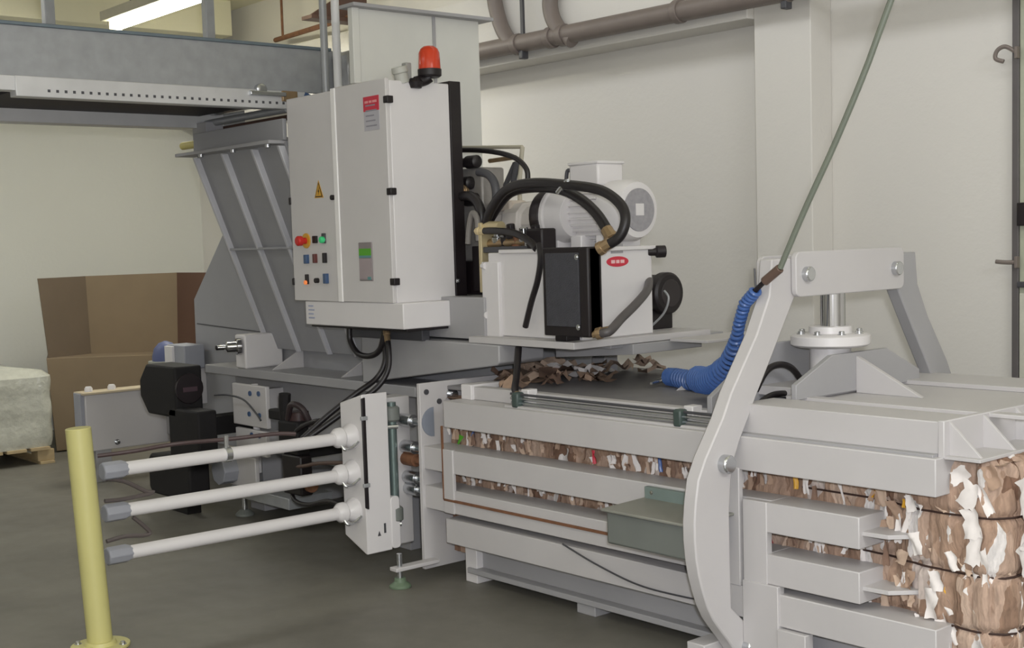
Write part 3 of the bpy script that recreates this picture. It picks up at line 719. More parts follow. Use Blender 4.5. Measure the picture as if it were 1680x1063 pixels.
# warning triangle
t = CT['tri']; w = .045
MB().prism([(t[0]-w,t[2]-w),(t[0]+w,t[2]-w),(t[0],t[2]+w*1.15)],'y',3.894,3.8915).build('warning_sign', [AMBER], dl, 0)
MB().prism([(t[0]-w*.82,t[2]-w*.9),(t[0]+w*.82,t[2]-w*.9),(t[0],t[2]+w*.92)],'y',3.8917,3.8905).build('warning_sign_border', BLACK, dl, 0)
MB().prism([(t[0]-w*.64,t[2]-w*.78),(t[0]+w*.64,t[2]-w*.78),(t[0],t[2]+w*.66)],'y',3.8907,3.8895).build('warning_sign_face', AMBER, dl, 0)
MB().prism([(t[0]+.006,t[2]+.016),(t[0]-.008,t[2]-.012),(t[0]+.0,t[2]-.010),(t[0]-.004,t[2]-.032),(t[0]+.010,t[2]-.004),(t[0]+.002,t[2]-.006)],'y',3.8897,3.889).build('lightning_mark', BLACK, dl, 0)
# labels on the right door
q0 = (-5.656,3.893,2.465); q1 = (-5.518,3.893,2.402); q2 = (-5.520,3.893,2.291)
zt,zm,zb = q0[2]+.0, q1[2]-.012, q2[2]
box('maker_label', (q0[0],3.8905,zm),(q1[0],3.894,zt), REDL, dr, 0)
for i,(a,b_) in enumerate(((.1,.32),(.38,.55),(.6,.88))):
    z_ = zt-.022; box('maker_lettering', (q0[0]+(q1[0]-q0[0])*a,3.8895,z_-.012),(q0[0]+(q1[0]-q0[0])*b_,3.891,z_), mat('pink_letter',(226,150,150),.6) if i == 0 else bpy.data.materials['pink_letter'], dr, 0)
box('rating_plate', (q0[0]+.003,3.8905,zb),(q1[0],3.894,zm-.002), mat('rating_plate_grey',(176,174,180),.4), dr, 0)
for k in range(5):
    z_ = zb+.02+k*.026; box('rating_lettering', (q0[0]+.02,3.8898,z_),(q1[0]-.02-.012*(k%3),3.891,z_+.007), mat('faint_letter',(140,138,146),.6) if k == 0 else bpy.data.materials['faint_letter'], dr, 0)
q0 = (-5.748,3.893,1.718); q1 = (-5.627,3.893,1.516)
X0,X1,ZT,ZB = q0[0],q1[0],q0[2],q1[2]; H_ = ZT-ZB
box('display_panel', (X0,3.887,ZB),(X1,3.894,ZT), mat('display_bezel',(136,128,128),.4), dr, .003)
box('display_screen', (X0+.006,3.885,ZB+H_*.66),(X1-.006,3.888,ZB+H_*.84), GREEN2, dr, 0)
box('display_band', (X0+.006,3.885,ZB+H_*.60),(X1-.006,3.888,ZB+H_*.66), TEAL, dr, 0)
box('display_keypad', (X0+.006,3.885,ZB+H_*.05),(X1-.006,3.888,ZB+H_*.58), mat('keypad_grey',(160,148,150),.5), dr, 0)
box('display_key', (X1-.04,3.883,ZB+H_*.03),(X1-.01,3.886,ZB+H_*.11), TEAL, dr, 0)
for k in range(4):
    box('plinth_lettering', (-6.285,3.898,1.37-k*.022),(-6.235+.01*(k%2),3.901,1.378-k*.022), mat('blue_letter',(160,166,190),.6) if k == 0 else bpy.data.materials['blue_letter'], cc, 0)
bolt(cc,(-5.43,4.30,1.5),(1,0,0),.008,.01)

bn = thing('warning_beacon', 'orange-red rotating warning beacon with black base atop the cabinet', 'beacon', (-5.43,4.15,2.52))
MB().lathe((-5.42,4.15,2.595),(0,0,1),[(0,.058),(.02,.057),(.085,.054),(.105,.045),(.118,.028),(.122,.008)],28).build('lens', ORANGE, bn, 0)
MB().lathe((-5.42,4.15,2.555),(0,0,1),[(0,.05),(.008,.061),(.042,.062)],28).build('base', BLACK, bn, .002)
MB().tube([(-5.42,4.15,2.56),(-5.435,4.13,2.545),(-5.45,4.08,2.53)],.03,14).build('bracket', BLACK, bn, 0)
MB().lathe((-5.45,4.08,2.50),(0,0,1),[(0,.03),(.03,.042),(.05,.03)],16).build('bracket_foot', BLACK, bn, 0)
so = thing('socket', 'small grey socket beside the warning beacon on the cabinet', 'socket', (-5.47,4.0,2.53))
MB().lathe((-5.48,4.02,2.525),(0,-.25,1),[(0,.036),(.05,.036),(.055,.042),(.085,.04)],18).build('socket_body', mat('socket_grey',(178,178,170),.5), so, .002)
box('socket_back', (-5.50,4.03,2.535),(-5.46,4.065,2.63), mat('socket_back_grey',(150,150,146),.5), so, .005)

# ---------------------------------------------------------------- hydraulic power pack
pf = thing('power_pack_platform', 'grey steel platform carrying the hydraulic oil tank above the chamber', 'platform', (-4.7,4.6,1.2))
MB().prism([(-5.16,4.14),(-4.36,4.12),(-4.36,5.08),(-5.16,5.08)],'z',1.192,1.225).build('platform_plate', PAINT, pf, .003)
box('platform_beam', (-5.92,4.2,1.205),(-5.10,4.5,1.42), PAINTD, pf)
MB().box((-4.34,4.75,1.185),(-4.1,5.3,1.20)).build('platform_rail', PAINT, pf, .003)
MB().prism([(-4.9,1.10),(-4.35,1.14),(-4.35,1.19),(-4.9,1.19)],'y',4.5,5.0).build('support_beam', PAINTD, pf, .003)
box('support_leg', (-5.1,4.95,.97),(-5.0,5.05,1.195), PAINTD, pf)
tk = thing('oil_tank', 'white hydraulic oil tank with red oval sticker on the platform', 'tank', (-4.75,4.45,1.225))
box('tank_body', (-5.10,4.235,1.225),(-4.42,4.72,1.645), WHITE, tk, .006)
box('tank_flange', (-5.13,4.215,1.21),(-5.00,4.25,1.60), WHITE, tk, .004)
box('tank_lid', (-5.0,4.22,1.64),(-4.405,4.735,1.66), WHITE, tk, .004)
for z in (1.58,1.33): bolt(tk,(-5.10,4.215,z),(-1,0,0),.012,.03,WHITE)
# stickers on the +X face
so_ = [(-4.419,4.478,1.588),(-4.419,4.424,1.590),(-4.419,4.557,1.585),(-4.419,4.476,1.650)]
c = so_[0]; ry = (so_[2][1]-so_[1][1])/2*1.12
MB().prism([(c[1]+ry*math.cos(a*PI/16), c[2]+.025*math.sin(a*PI/16)) for a in range(32)],'x',-4.421,-4.4175).build('oval_sticker', REDL, tk, 0)
for k,(a,b_) in enumerate(((-.6,-.25),(-.15,.15),(.25,.6))):
    box('sticker_lettering', (-4.418,c[1]+ry*a,c[2]-.008),(-4.4165,c[1]+ry*b_,c[2]+.008), mat('sticker_white',(236,190,190),.6) if k == 0 else bpy.data.materials['sticker_white'], tk, 0)
p = so_[3]; box('type_plate', (-4.421,p[1]-.04,p[2]-.022),(-4.4175,p[1]+.04,p[2]+.022), mat('type_plate_grey',(150,148,150),.4), tk, 0)
q = (-4.420,4.654,1.648)
MB().lathe((q[0]-.01,4.70,q[2]-.02),(.6,1,0),[(0,.02),(.04,.02),(.045,.03),(.09,.03)],16).build('filler_cap', BLACK, tk, .002)

oc = thing('oil_cooler', 'black finned oil cooler mounted at the front of the tank', 'oil cooler', (-4.4,4.15,1.25))
box('cooler_frame', (-4.54,4.10,1.255),(-4.225,4.17,1.665), BLACK, oc, .006)
box('cooler_core', (-4.515,4.094,1.30),(-4.29,4.104,1.64), COOLF, oc, .003)
box('side_tank', (-4.285,4.09,1.255),(-4.225,4.18,1.665), BLACK, oc, .008)
box('mounting_foot', (-4.52,4.15,1.225),(-4.44,4.24,1.27), BLACK, oc)
box('mounting_foot', (-4.5,4.16,1.50),(-4.42,4.25,1.56), BLACK, oc)
for z in (1.30,1.62):
    bolt(oc,(-4.30,4.094,z),(0,-1,0),.009,.008)

# electric motor along X
mo = thing('electric_motor', 'large white electric motor with grey fan grille above the tank', 'motor', (-4.75,4.65,1.66))
mc = (4.65,1.835)
prof = [(0,.11),(.0,.155),(.10,.16),(.11,.145),(.42,.145),(.43,.157),(.55,.157),(.57,.145),(.585,.11)]
MB().lathe((-4.84,mc[0],mc[1]),(1,0,0),[(0,.11),(.001,.145),(.03,.145),(.031,.138),(.25,.138),(.251,.15),(.36,.152),(.40,.135),(.405,.105)],40).build('motor_housing', WHITE, mo, 0)
fins = MB()
for k in range(28):
    a = 2*PI*k/28
    if math.sin(a) > .8: continue
    d = Vector((0,math.cos(a),math.sin(a))); w = Vector((0,-math.sin(a),math.cos(a)))*.004; c0 = Vector((0,mc[0],mc[1]))
    lo = [c0+d*.13-w+Vector((-4.80,0,0)), c0+d*.13+w+Vector((-4.80,0,0)), c0+d*.151+w+Vector((-4.80,0,0)), c0+d*.151-w+Vector((-4.80,0,0))]
    fins.hull(lo,[q_+Vector((.20,0,0)) for q_ in lo])
fins.build('cooling_fins', WHITE, mo, 0)
MB().lathe((-4.437,mc[0],mc[1]),(1,0,0),[(0,.105),(.008,.105)],36).build('fan_grille', mat('fan_grille_grey',(150,148,152),.5,var=.1,scale=40), mo, .001)
box('fan_label', (-4.43,mc[0]-.028,mc[1]-.028),(-4.426,mc[0]+.028,mc[1]+.03), WHITE, mo, 0)
for k in range(4):
    MB().lathe((-4.4295,mc[0],mc[1]),(1,0,0),[(0,.045+k*.016),(.002,.045+k*.016),(.0021,.04+k*.016)],36)
box('terminal_box', (-4.83,4.56,1.96),(-4.62,4.74,2.075), WHITE, mo, .012)
box('terminal_lid', (-4.835,4.555,2.07),(-4.615,4.745,2.085), WHITE, mo, .005)
for x in (-4.76,-4.58):
    box('motor_foot', (x-.04,4.53,1.655),(x+.04,4.77,1.72), WHITE, mo, .006)
MB().tube([(-4.83,4.60,2.03),(-4.87,4.59,2.05),(-4.88,4.585,1.97)],.01,8).build('motor_cable', DARKG, mo, 0)
bh = thing('bell_housing', 'grey and black round bell housing between the pump and motor', 'coupling', (-5.1,4.62,1.7))
MB().lathe((-4.905,4.56,1.82),(1,0,0),[(0,.12),(.001,.152),(.02,.15),(.025,.14),(.05,.135),(.12,.11)],36).build('bell_body', mat('bell_grey',(200,197,197),.4), bh, .002)
MB().lathe((-5.0,4.56,1.82),(1,0,0),[(0,.10),(.012,.14),(.05,.153),(.094,.154)],36).build('bell_flange', mat('bell_dark',(44,38,40),.35), bh, .002)
box('bell_foot', (-4.93,4.50,1.655),(-4.86,4.62,1.74), WHITE, bh)
pu = thing('hydraulic_pump', 'white cast hydraulic pump left of the bell housing', 'pump', (-5.32,4.58,1.7))
MB().lathe((-5.40,4.56,1.80),(1,0,0),[(0,.07),(.01,.085),(.14,.09),(.15,.108),(.27,.108),(.28,.085),(.42,.085)],10).build('pump_body', mat('pump_cast',(206,200,194),.45,var=.08), pu, .006)
box('pump_cover', (-5.38,4.48,1.86),(-5.20,4.60,1.915), mat('pump_top',(196,184,170),.5), pu, .012)
box('pump_stand', (-5.34,4.44,1.42),(-5.16,4.58,1.73), BLACK, pu)
m2 = thing('auxiliary_motor', 'small black cylindrical motor behind the right side of the tank', 'motor', (-4.63,5.0,1.225))
MB().lathe((-4.80,4.98,1.41),(1,0,0),[(0,.08),(.01,.095),(.20,.095),(.205,.108),(.25,.108),(.262,.095),(.265,.06)],32).build('motor_body', BLACK, m2, .002)
MB().lathe((-4.545,4.98,1.41),(1,0,0),[(0,.075),(.013,.07)],28).build('motor_cap', mat('cap_black',(44,38,40),.4), m2, .002)
box('motor_bracket', (-4.78,4.9,1.225),(-4.60,5.06,1.33), BLACK, m2)
box('cable_gland', (-4.60,4.90,1.44),(-4.55,4.94,1.475), WHITE, m2, .005)

# valve manifold behind the cabinet
vm = thing('valve_manifold', 'grey hydraulic valve manifold with black solenoids right of the cabinet', 'valve block', (-5.45,4.5,1.42))
box('manifold_block', (-5.68,4.46,1.6),(-5.40,4.62,2.10), mat('manifold_grey',(150,146,142),.45,.3,var=.15,scale=14), vm, .012)
box('manifold_base', (-5.8,4.42,1.42),(-5.38,4.62,1.6), BLACK, vm, .008)
for z,l in ((2.13,.16),(2.02,.10),(1.93,.14)):
    MB().lathe((-5.66,4.44,z),(1,0,0),[(0,.025),(l,.025),(l+.01,.035),(l+.09,.035),(l+.1,.02)],14).build('solenoid', RUBBER, vm, .002)
box('panel_plate', (-5.43,4.40,1.44),(-5.15,4.43,1.68), BLACK, vm, .004)
MB().lathe((-5.50,4.42,1.98),(.4,-1,0),[(0,.03),(.03,.03),(.031,.018),(.05,.018)],12).build('plug', BRASS, vm, .002)
MB().lathe((-5.58,4.42,2.03),(.4,-1,0),[(0,.02),(.03,.02),(.031,.03),(.05,.028)],8).build('plug', STEEL, vm, .002)
# stub block with brass unions over the tank
ub = thing('pipe_union_block', 'small block of brass and steel pipe unions above the tank front', 'pipe fitting', (-5.15,4.35,1.6))
MB().cyl((-5.24,4.35,1.69),(-4.82,4.35,1.70),.025,12).build('union_pipe', BRASS, ub, 0)
MB().cyl((-5.24,4.33,1.78),(-5.10,4.33,1.775),.03,12).build('union_pipe', mat('cream_brass',(206,190,150),.4,.4), ub, 0)
for x,z,m_ in ((-5.16,1.72,STEEL),(-5.05,1.74,BLACK),(-4.95,1.72,STEEL),(-4.86,1.73,BLACK),(-5.10,1.67,BLACK),(-5.0,1.68,RUST),(-4.92,1.67,STEEL)):
    MB().lathe((x,4.36,z-.05),(.1,-.2,1),[(0,.025),(.03,.025),(.031,.034),(.06,.034),(.061,.022),(.10,.022)],8).build('union_nut', m_, ub, .002)
MB().box((-5.24,4.29,1.44),(-5.215,4.38,1.80)).build('union_bracket', mat('bracket_brass',(190,176,140),.4,.3), ub, .003)
box('union_foot', (-5.24,4.30,1.645),(-4.86,4.40,1.675), DARKG, ub)
box('gauge_block', (-4.88,4.3,1.655),(-4.76,4.40,1.76), BLACK, ub, .01)
# gauge frame
gf = thing('gauge_frame', 'thin cream steel frame with dark tubes above the manifold', 'frame', (-5.2,4.6,1.9))
a,b_,c,d_ = [(-5.721,4.580,2.229),(-5.202,4.580,2.194),(-5.309,4.580,1.914),(-5.235,4.580,2.008)]
MB().tube([a,b_],.010,8,0,False).build('frame_rod', mat('cream_steel',(190,184,166),.4,.2), gf, 0)
MB().tube([b_,d_,(d_[0]-.02,4.6,1.72)],.012,8,0,False).build('frame_rod', bpy.data.materials['cream_steel'], gf, 0)
e1,e2,e3,e4 = [(-5.452,4.560,2.137),(-5.235,4.560,2.142),(-5.242,4.560,2.110),(-5.327,4.560,1.996)]
MB().tube([e1,e2],.012,8,0,False).build('frame_tube', BRASS, gf, 0)
MB().tube([e3,e4],.014,8,0,False).build('frame_tube', DARKG, gf, 0)
g1,g2 = [(-5.227,4.560,2.116),(-5.261,4.560,2.009)]
MB().tube([g1,g2],.016,8,0,False).build('frame_tube', DARKG, gf, 0)

# hoses, each a thing
def hose(name, pts, r, label, m=None, ends=(), cat='hose', endm=None, n=12):
    o = thing(name, label, cat, tuple(pts[len(pts)//2]), {'hydraulic_hose':'hydraulic hoses of the baling press','air_line':'thin lines by the needle tubes'}.get(name))
    MB().tube(pts, r, n).build('hose_body', m or RUBBER, o, 0)
    P0 = [Vector(p) for p in pts]
    for e_ in ends:
        p, q_ = (P0[0],P0[1]) if e_ == 0 else (P0[-1],P0[-2])
        d = (q_-p).normalized()
        MB().lathe(p-d*.03, d, [(0,r*.8),(.02,r*.8),(.021,r*1.35),(.045,r*1.35),(.046,r*1.15),(.085,r*1.15)],10).build('hose_fitting', endm or BRASS, o, .001)
    return o
hose('hydraulic_hose', [(-5.234,4.330,1.770),(-5.168,4.320,1.862),(-5.019,4.300,1.958),(-4.810,4.280,1.983),(-4.528,4.260,1.959),(-4.293,4.250,1.922),(-4.157,4.240,1.852),(-4.109,4.220,1.777),(-4.134,4.200,1.702),(-4.222,4.170,1.655)], .024, 'thick black hose looping over the motor down to cooler top', ends=(1,))
hose('hydraulic_hose', [(-5.330,4.400,1.740),(-5.250,4.400,1.843),(-5.113,4.400,1.944),(-4.935,4.390,1.966),(-4.721,4.380,1.949),(-4.551,4.360,1.897),(-4.409,4.340,1.814),(-4.299,4.320,1.703)], .026, 'thick black hose arching over the bell housing, inner of the pair', ends=(1,))
cl_ = thing('hose_clamp','bright steel clamp holding the two arched hoses together','clamp',(-4.571,4.280,1.947))
MB().tube([(-4.586,4.250,1.925),(-4.551,4.250,1.952),(-4.516,4.250,1.976),(-4.496,4.250,1.966)],.010,8).build('clamp_band', STEEL, cl_, 0)
MB().tube([(-4.551,4.250,1.952),(-4.661,4.360,1.940)],.008,8).build('clamp_link', STEEL, cl_, 0)
hose('hydraulic_hose', [(-5.643,4.500,2.208),(-5.444,4.500,2.191),(-5.268,4.500,2.162),(-5.148,4.500,2.122),(-5.083,4.500,2.068),(-5.076,4.500,2.011)], .014, 'thin black hose bending over the top of the valve manifold')
hose('hydraulic_hose', [(-5.378,4.420,2.072),(-5.303,4.420,2.055),(-5.251,4.420,2.008),(-5.240,4.420,1.928),(-5.283,4.420,1.850)], .022, 'grey-black hose curving down beside the manifold block', DARKG)
hose('hydraulic_hose', [(-5.481,4.360,1.945),(-5.378,4.360,1.944),(-5.314,4.360,1.899),(-5.292,4.360,1.835),(-5.305,4.360,1.772)], .026, 'short thick black hose hugging the cabinet back edge')
hose('hydraulic_hose', [(-5.337,4.300,1.694),(-5.322,4.300,1.783),(-5.293,4.300,1.851),(-5.255,4.300,1.819),(-5.250,4.300,1.708)], .016, 'grey looped hose low behind the cabinet', mat('hose_grey',(116,112,108),.45))
hose('hydraulic_hose', [(-5.243,4.300,1.758),(-5.077,4.280,1.755),(-4.913,4.260,1.739),(-4.787,4.240,1.700),(-4.712,4.220,1.661)], .018, 'black hose running level to the cooler corner', ends=(0,), endm=mat('cream_fitting',(210,192,150),.4,.3))
hose('hydraulic_hose', [(-4.649,4.180,1.684),(-4.617,4.160,1.612),(-4.643,4.160,1.510),(-4.703,4.170,1.407),(-4.776,4.190,1.282)], .015, 'slack black hose hanging down the tank front', n=8)
hose('hydraulic_hose', [(-4.206,4.130,1.273),(-4.156,4.150,1.284),(-4.225,4.300,1.331),(-4.269,4.450,1.393),(-4.342,4.600,1.448),(-4.474,4.750,1.501),(-4.605,4.850,1.540)], .021, 'dark hose rising from cooler bottom round the tank to auxiliary motor', mat('hose_dark_grey',(82,78,78),.45), ends=(0,))
hose('motor_cable', [(-4.489,4.880,1.428),(-4.461,4.880,1.388),(-4.500,4.880,1.310),(-4.603,4.870,1.227)], .006, 'thin grey cable hanging from the auxiliary motor', GALV, cat='cable')
hose('hydraulic_hose', [(-6.111,4.050,1.245),(-6.104,4.050,1.170),(-6.030,4.050,1.105),(-5.912,4.050,1.097),(-5.816,4.050,1.141),(-5.769,4.050,1.249)], .016, 'short black hose hanging in a loop beneath the control cabinet')
hose('hydraulic_hose', [(-5.738,4.040,1.234),(-5.694,4.020,1.139),(-5.678,4.000,1.043),(-5.697,3.950,0.958),(-5.754,3.860,0.878),(-5.826,3.730,0.782),(-5.897,3.600,0.687)], .015, 'long black hose from cabinet base to needle, outer of the pair', ends=(0,))
hose('hydraulic_hose', [(-5.830,4.080,1.218),(-5.774,4.050,1.083),(-5.789,4.000,0.987),(-5.809,3.880,0.915),(-5.885,3.750,0.808),(-5.960,3.620,0.685)], .015, 'long black hose from cabinet base to needle, inner of the pair')
hose('hydraulic_hose', [(-4.796,4.160,1.182),(-4.762,4.120,1.112),(-4.728,4.080,1.043),(-4.682,4.030,0.992),(-4.595,3.980,0.960)], .017, 'black hose dropping from the platform to the chamber pipe clamp', ends=(1,))
hose('hydraulic_hose', [(-3.300,4.041,0.927),(-3.300,4.094,0.931),(-3.300,4.107,0.979),(-3.300,4.143,1.024),(-3.300,4.229,1.048),(-3.300,4.358,1.040)], .012, 'thin black hose bent over the top frame beside yoke, lower one', ends=(0,))
hose('hydraulic_hose', [(-3.350,4.175,1.067),(-3.350,4.248,1.141),(-3.350,4.336,1.158),(-3.350,4.418,1.133),(-3.350,4.479,1.076)], .014, 'thin black hose arching beside the squeeze yoke, upper one')

# ---------------------------------------------------------------- needle carriage
nc = thing('needle_carriage', 'white upright needle carriage with three long tubes reaching forward', 'needle carriage', (-5.5,3.75,.13))
NZ = (.742,.555,.362)
MB().prism([(-5.60,.22),(-5.415,.145),(-5.40,.145),(-5.40,.96),(-5.60,.905)],'y',3.635,3.79).build('carriage_post', WHITE, nc, .005)
MB().prism([(3.78,.15),(3.965,.15),(3.965,.92),(3.78,.92)],'x',-5.58,-5.45).build('rear_plate', PAINT, nc, .005)
MB().prism(rrect(3.785,.15,3.84,.42,.02),'x',-5.46,-5.395).build('cover_strip', WHITE, nc, .004)
MB().cyl((-5.43,3.835,.36),(-5.43,3.835,.9),.024,16).build('guide_rod', mat('guide_rod_green',(120,136,134),.25,.6), nc, 0)
for z in (.80,.28): MB().lathe((-5.43,3.835,z),(0,0,1),[(0,.03),(.01,.042),(.07,.042),(.08,.03)],14).build('guide_bush', GREENG, nc, .002)
for z in (.775,.27): MB().cyl((-5.43,3.79,z),(-5.40,3.85,z),.012,10).build('guide_clip', STEEL, nc, 0)
MB().prism([(3.63,.385),(3.652,.375),(3.652,.945),(3.628,.94)],'x',-5.402,-5.392).build('rubber_strip', BLACK, nc, .004)
for z in (.83,.49): box('strip_clip', (-5.403,3.622,z),(-5.388,3.66,z+.02), GALV, nc, .003)
for z in (.23,.26): MB().prism([(3.70,z),(3.72,z),(3.71,z+.025)] if z < .25 else [(3.74,z-.02),(3.752,z-.02),(3.752,z+.03),(3.74,z+.03)],'x',-5.401,-5.398).build('arrow_mark', DARKG, nc, 0)
for k,z in enumerate(NZ):
    nd = MB().cyl((-5.5,2.42,z),(-5.5,3.64,z-.004),.031,24).build('needle_tube', WHITE, nc, 0)
    MB().lathe((-5.5,2.315,z),(0,1,0),[(0,.036),(.006,.042),(.09,.042),(.12,.030),(.14,.03)],8).build('needle_tip', MIDG, nd, .003)
    MB().lathe((-5.5,3.52,z),(0,1,0),[(0,.034),(.02,.05),(.05,.052),(.06,.04),(.1,.066),(.118,.066)],20).build('needle_flange', WHITE, nd, .002)
    MB().tube([(-5.47,3.55,z-.035),(-5.455,3.56,z-.055),(-5.45,3.6,z-.05),(-5.44,3.632,z-.02)],.008,8).build('needle_hose', STEEL, nd, 0)
for yz in ((3.91,.80),(3.92,.66),(3.925,.595),(3.93,.50),(3.935,.44)):
    MB().lathe((-5.47,yz[0],yz[1]),(1,0,0),[(0,.024),(.02,.024),(.021,.034),(.12,.034),(.121,.02),(.2,.02)],16).build('spacer_bolt', STEEL if int(yz[1]*100)%2 == 0 else RUST, nc, .001)
# thin air lines along the needles
hose('air_line', [(-5.856,2.450,0.758),(-5.787,2.600,0.769),(-5.750,2.800,0.782),(-5.577,3.000,0.798),(-5.520,3.200,0.803),(-5.488,3.300,0.794)], .010, 'thin dark air line clipped above the top needle tube', mat('line_brown',(74,58,58),.5), n=8, cat='pipe')
hose('air_line', [(-5.500,2.328,0.711),(-5.500,2.420,0.684),(-5.500,2.518,0.625),(-5.500,2.547,0.615),(-5.500,2.416,0.607),(-5.500,2.322,0.611)], .010, 'bent dark wire rod between upper and middle needle tips', mat('line_dark',(84,76,74),.5), n=8, cat='pipe')
hose('air_line', [(-5.500,2.448,0.519),(-5.500,2.495,0.473),(-5.500,2.525,0.434),(-5.500,2.492,0.428),(-5.500,2.406,0.438),(-5.500,2.320,0.430)], .010, 'bent dark wire rod between middle and lower needle tips', bpy.data.materials['line_dark'], n=8, cat='pipe')
cp = thing('line_clip','bright steel clip on the top needle tube','clip',(-5.5,2.9,.77))
q = (-5.589,2.930,0.761)
MB().cyl((-5.5,2.93,.765),(-5.5,2.93,.83),.012,10).build('clip_stem', STEEL, cp, 0)
MB().cyl((-5.5,2.915,.74),(-5.5,2.945,.74),.037,16).build('clip_band', STEEL, cp, 0)

# ---------------------------------------------------------------- black drive and valve
gd = thing('gear_drive', 'black gear motor drive of stacked blocky housings left of the press', 'gear motor', (-7.7,3.9,0))
DRV = mat('drive_paint_black', (13,9,11), .75, var=.1)
def octa(x0,x1,z0,z1,c): return [(x0+c,z0),(x1,z0),(x1,z1),(x0+c,z1),(x0,z1-c),(x0,z0+c)]
GX = [-8.208,-7.686,-7.805,-7.399,-8.139,-7.553]
GB = [3.945,3.888,3.898]
MB().prism(octa(GX[0],GX[1],.635,.965,.11),'y',3.75,GB[0]).build('motor_housing', DRV, gd, .015)
MB().lathe((GX[1]-.002,(3.75+GB[0])/2,.82),(1,0,0),[(0,.10),(.012,.098),(.013,.07)],24).build('motor_cover', mat('drive_black',(30,22,25),.4), gd, .003)
box('motor_plate', (GX[1]+.008,3.80,.80),(GX[1]+.014,3.90,.83), mat('drive_plate',(70,52,60),.5), gd, 0)
MB().prism(octa(GX[2],GX[3],.36,.70,.03),'y',3.75,GB[1]).build('gearbox_housing', DRV, gd, .015)
MB().prism(octa(GX[4],GX[5],.10,.37,.04),'y',3.75,GB[2]).build('base_housing', DRV, gd, .015)
box('drive_stand', (-7.95,3.80,0),(-7.7,3.9,.11), DRV, gd)
box('drive_arm', (-7.8,3.85,.5),(-7.65,4.31,.62), DRV, gd)
va = thing('control_valve', 'black control valve block with levers behind the needle tubes', 'valve', (-6.45,3.95,.36))
VX = [-6.514,-6.307]
VB = 3.883
vm_ = (VX[0]+VX[1])/2
box('valve_body', (VX[0],3.8,.53),(VX[1],VB,.72), DRV, va, .012)
box('valve_body', (VX[0]+.03,3.8,.30),(VX[1]+.02,VB,.53), mat('valve_black_brown',(22,15,16),.5), va, .012)
MB().cyl((vm_,3.88,.71),(vm_,3.88,.77),.06,16).build('valve_cap', mat('valve_red_brown',(60,42,42),.4), va, .004)
MB().tube([(VX[0]+.03,3.84,.70),(VX[0]+.02,3.84,.78),(VX[0]+.03,3.84,.87)],.035,8).build('valve_lever', DRV, va, 0)
MB().box((VX[0]-.12,3.81,.715),(VX[0]+.05,3.87,.775)).build('valve_lever', DRV, va, .01)
MB().tube([(vm_-.02,3.82,.73),(vm_+.06,3.80,.82),(VX[1]+.04,3.82,.80),(VX[1]+.06,3.86,.70)],.018,10).build('valve_hose', mat('valve_hose_brown',(52,42,44),.4), va, 0)
MB().cyl((VX[1],3.86,.36),(VX[1]+.05,3.86,.36),.04,18).build('valve_port', RUST, va, .003)
box('valve_bracket', (vm_-.05,VB-.01,.5),(vm_+.05,4.32,.60), DRV, va)
hose('hydraulic_hose', [(-6.372,3.820,0.649),(-6.251,3.800,0.704),(-6.121,3.800,0.743),(-6.071,3.820,0.751)], .014, 'short black hose stub right of control valve, top')
hose('hydraulic_hose', [(-6.503,3.840,0.446),(-6.269,3.800,0.478),(-5.997,3.750,0.532),(-5.623,3.700,0.580),(-5.507,3.660,0.582)], .011, 'brown hose from the control valve to middle needle', mat('hose_brown',(92,72,64),.5))
hose('hydraulic_hose', [(-6.488,3.860,0.374),(-6.404,3.820,0.273),(-6.157,3.760,0.281),(-5.874,3.720,0.345),(-5.547,3.650,0.355)], .012, 'dark hose sagging below the control valve to lower needle')
hose('electric_cable', [(-7.540,3.950,0.777),(-7.355,3.950,0.790),(-7.164,3.950,0.773),(-7.021,3.950,0.701),(-6.966,3.950,0.661)], .006, 'thin grey cable from gear drive across bracket plates', DARKG, cat='cable')

# blue cap and grey box behind the drive
q = (-8.930,4.300,0.962)
bcp = thing('blue_cap', 'round blue cap beside grey terminal box behind the gear drive', 'cap', (q[0],q[1],q[2]-.05))
MB().lathe((q[0],q[1],q[2]-.06),(0,0,1),[(0,.10),(.03,.10),(.09,.085),(.13,.05),(.145,.01)],20).build('cap_dome', mat('faded_blue',(84,92,130),.5), bcp, 0)
MB().lathe((q[0],q[1],q[2]-.08),(0,0,1),[(0,.13),(.02,.13)],20).build('cap_rim', mat('cap_rim_grey',(150,150,140),.5), bcp, .002)
MB().cyl((q[0],q[1],.68),(q[0],q[1],q[2]-.07),.04,12).build('cap_stem', RUST, bcp, 0)
q = (-8.606,4.300,0.915)
tb = thing('terminal_box', 'light grey terminal box standing behind the top of gear drive', 'terminal box', (q[0],4.3,.9))
box('box_body', (q[0]-.14,4.22,q[2]-.05),(q[0]+.13,4.38,q[2]+.12), MIDG, tb, .008)
box('box_side', (q[0]-.14,4.20,q[2]-.03),(q[0]-.02,4.225,q[2]+.11), WHITE, tb, .004)
box('box_stand', (q[0]-.06,4.25,.6),(q[0]+.06,4.42,q[2]-.04), PAINT, tb)

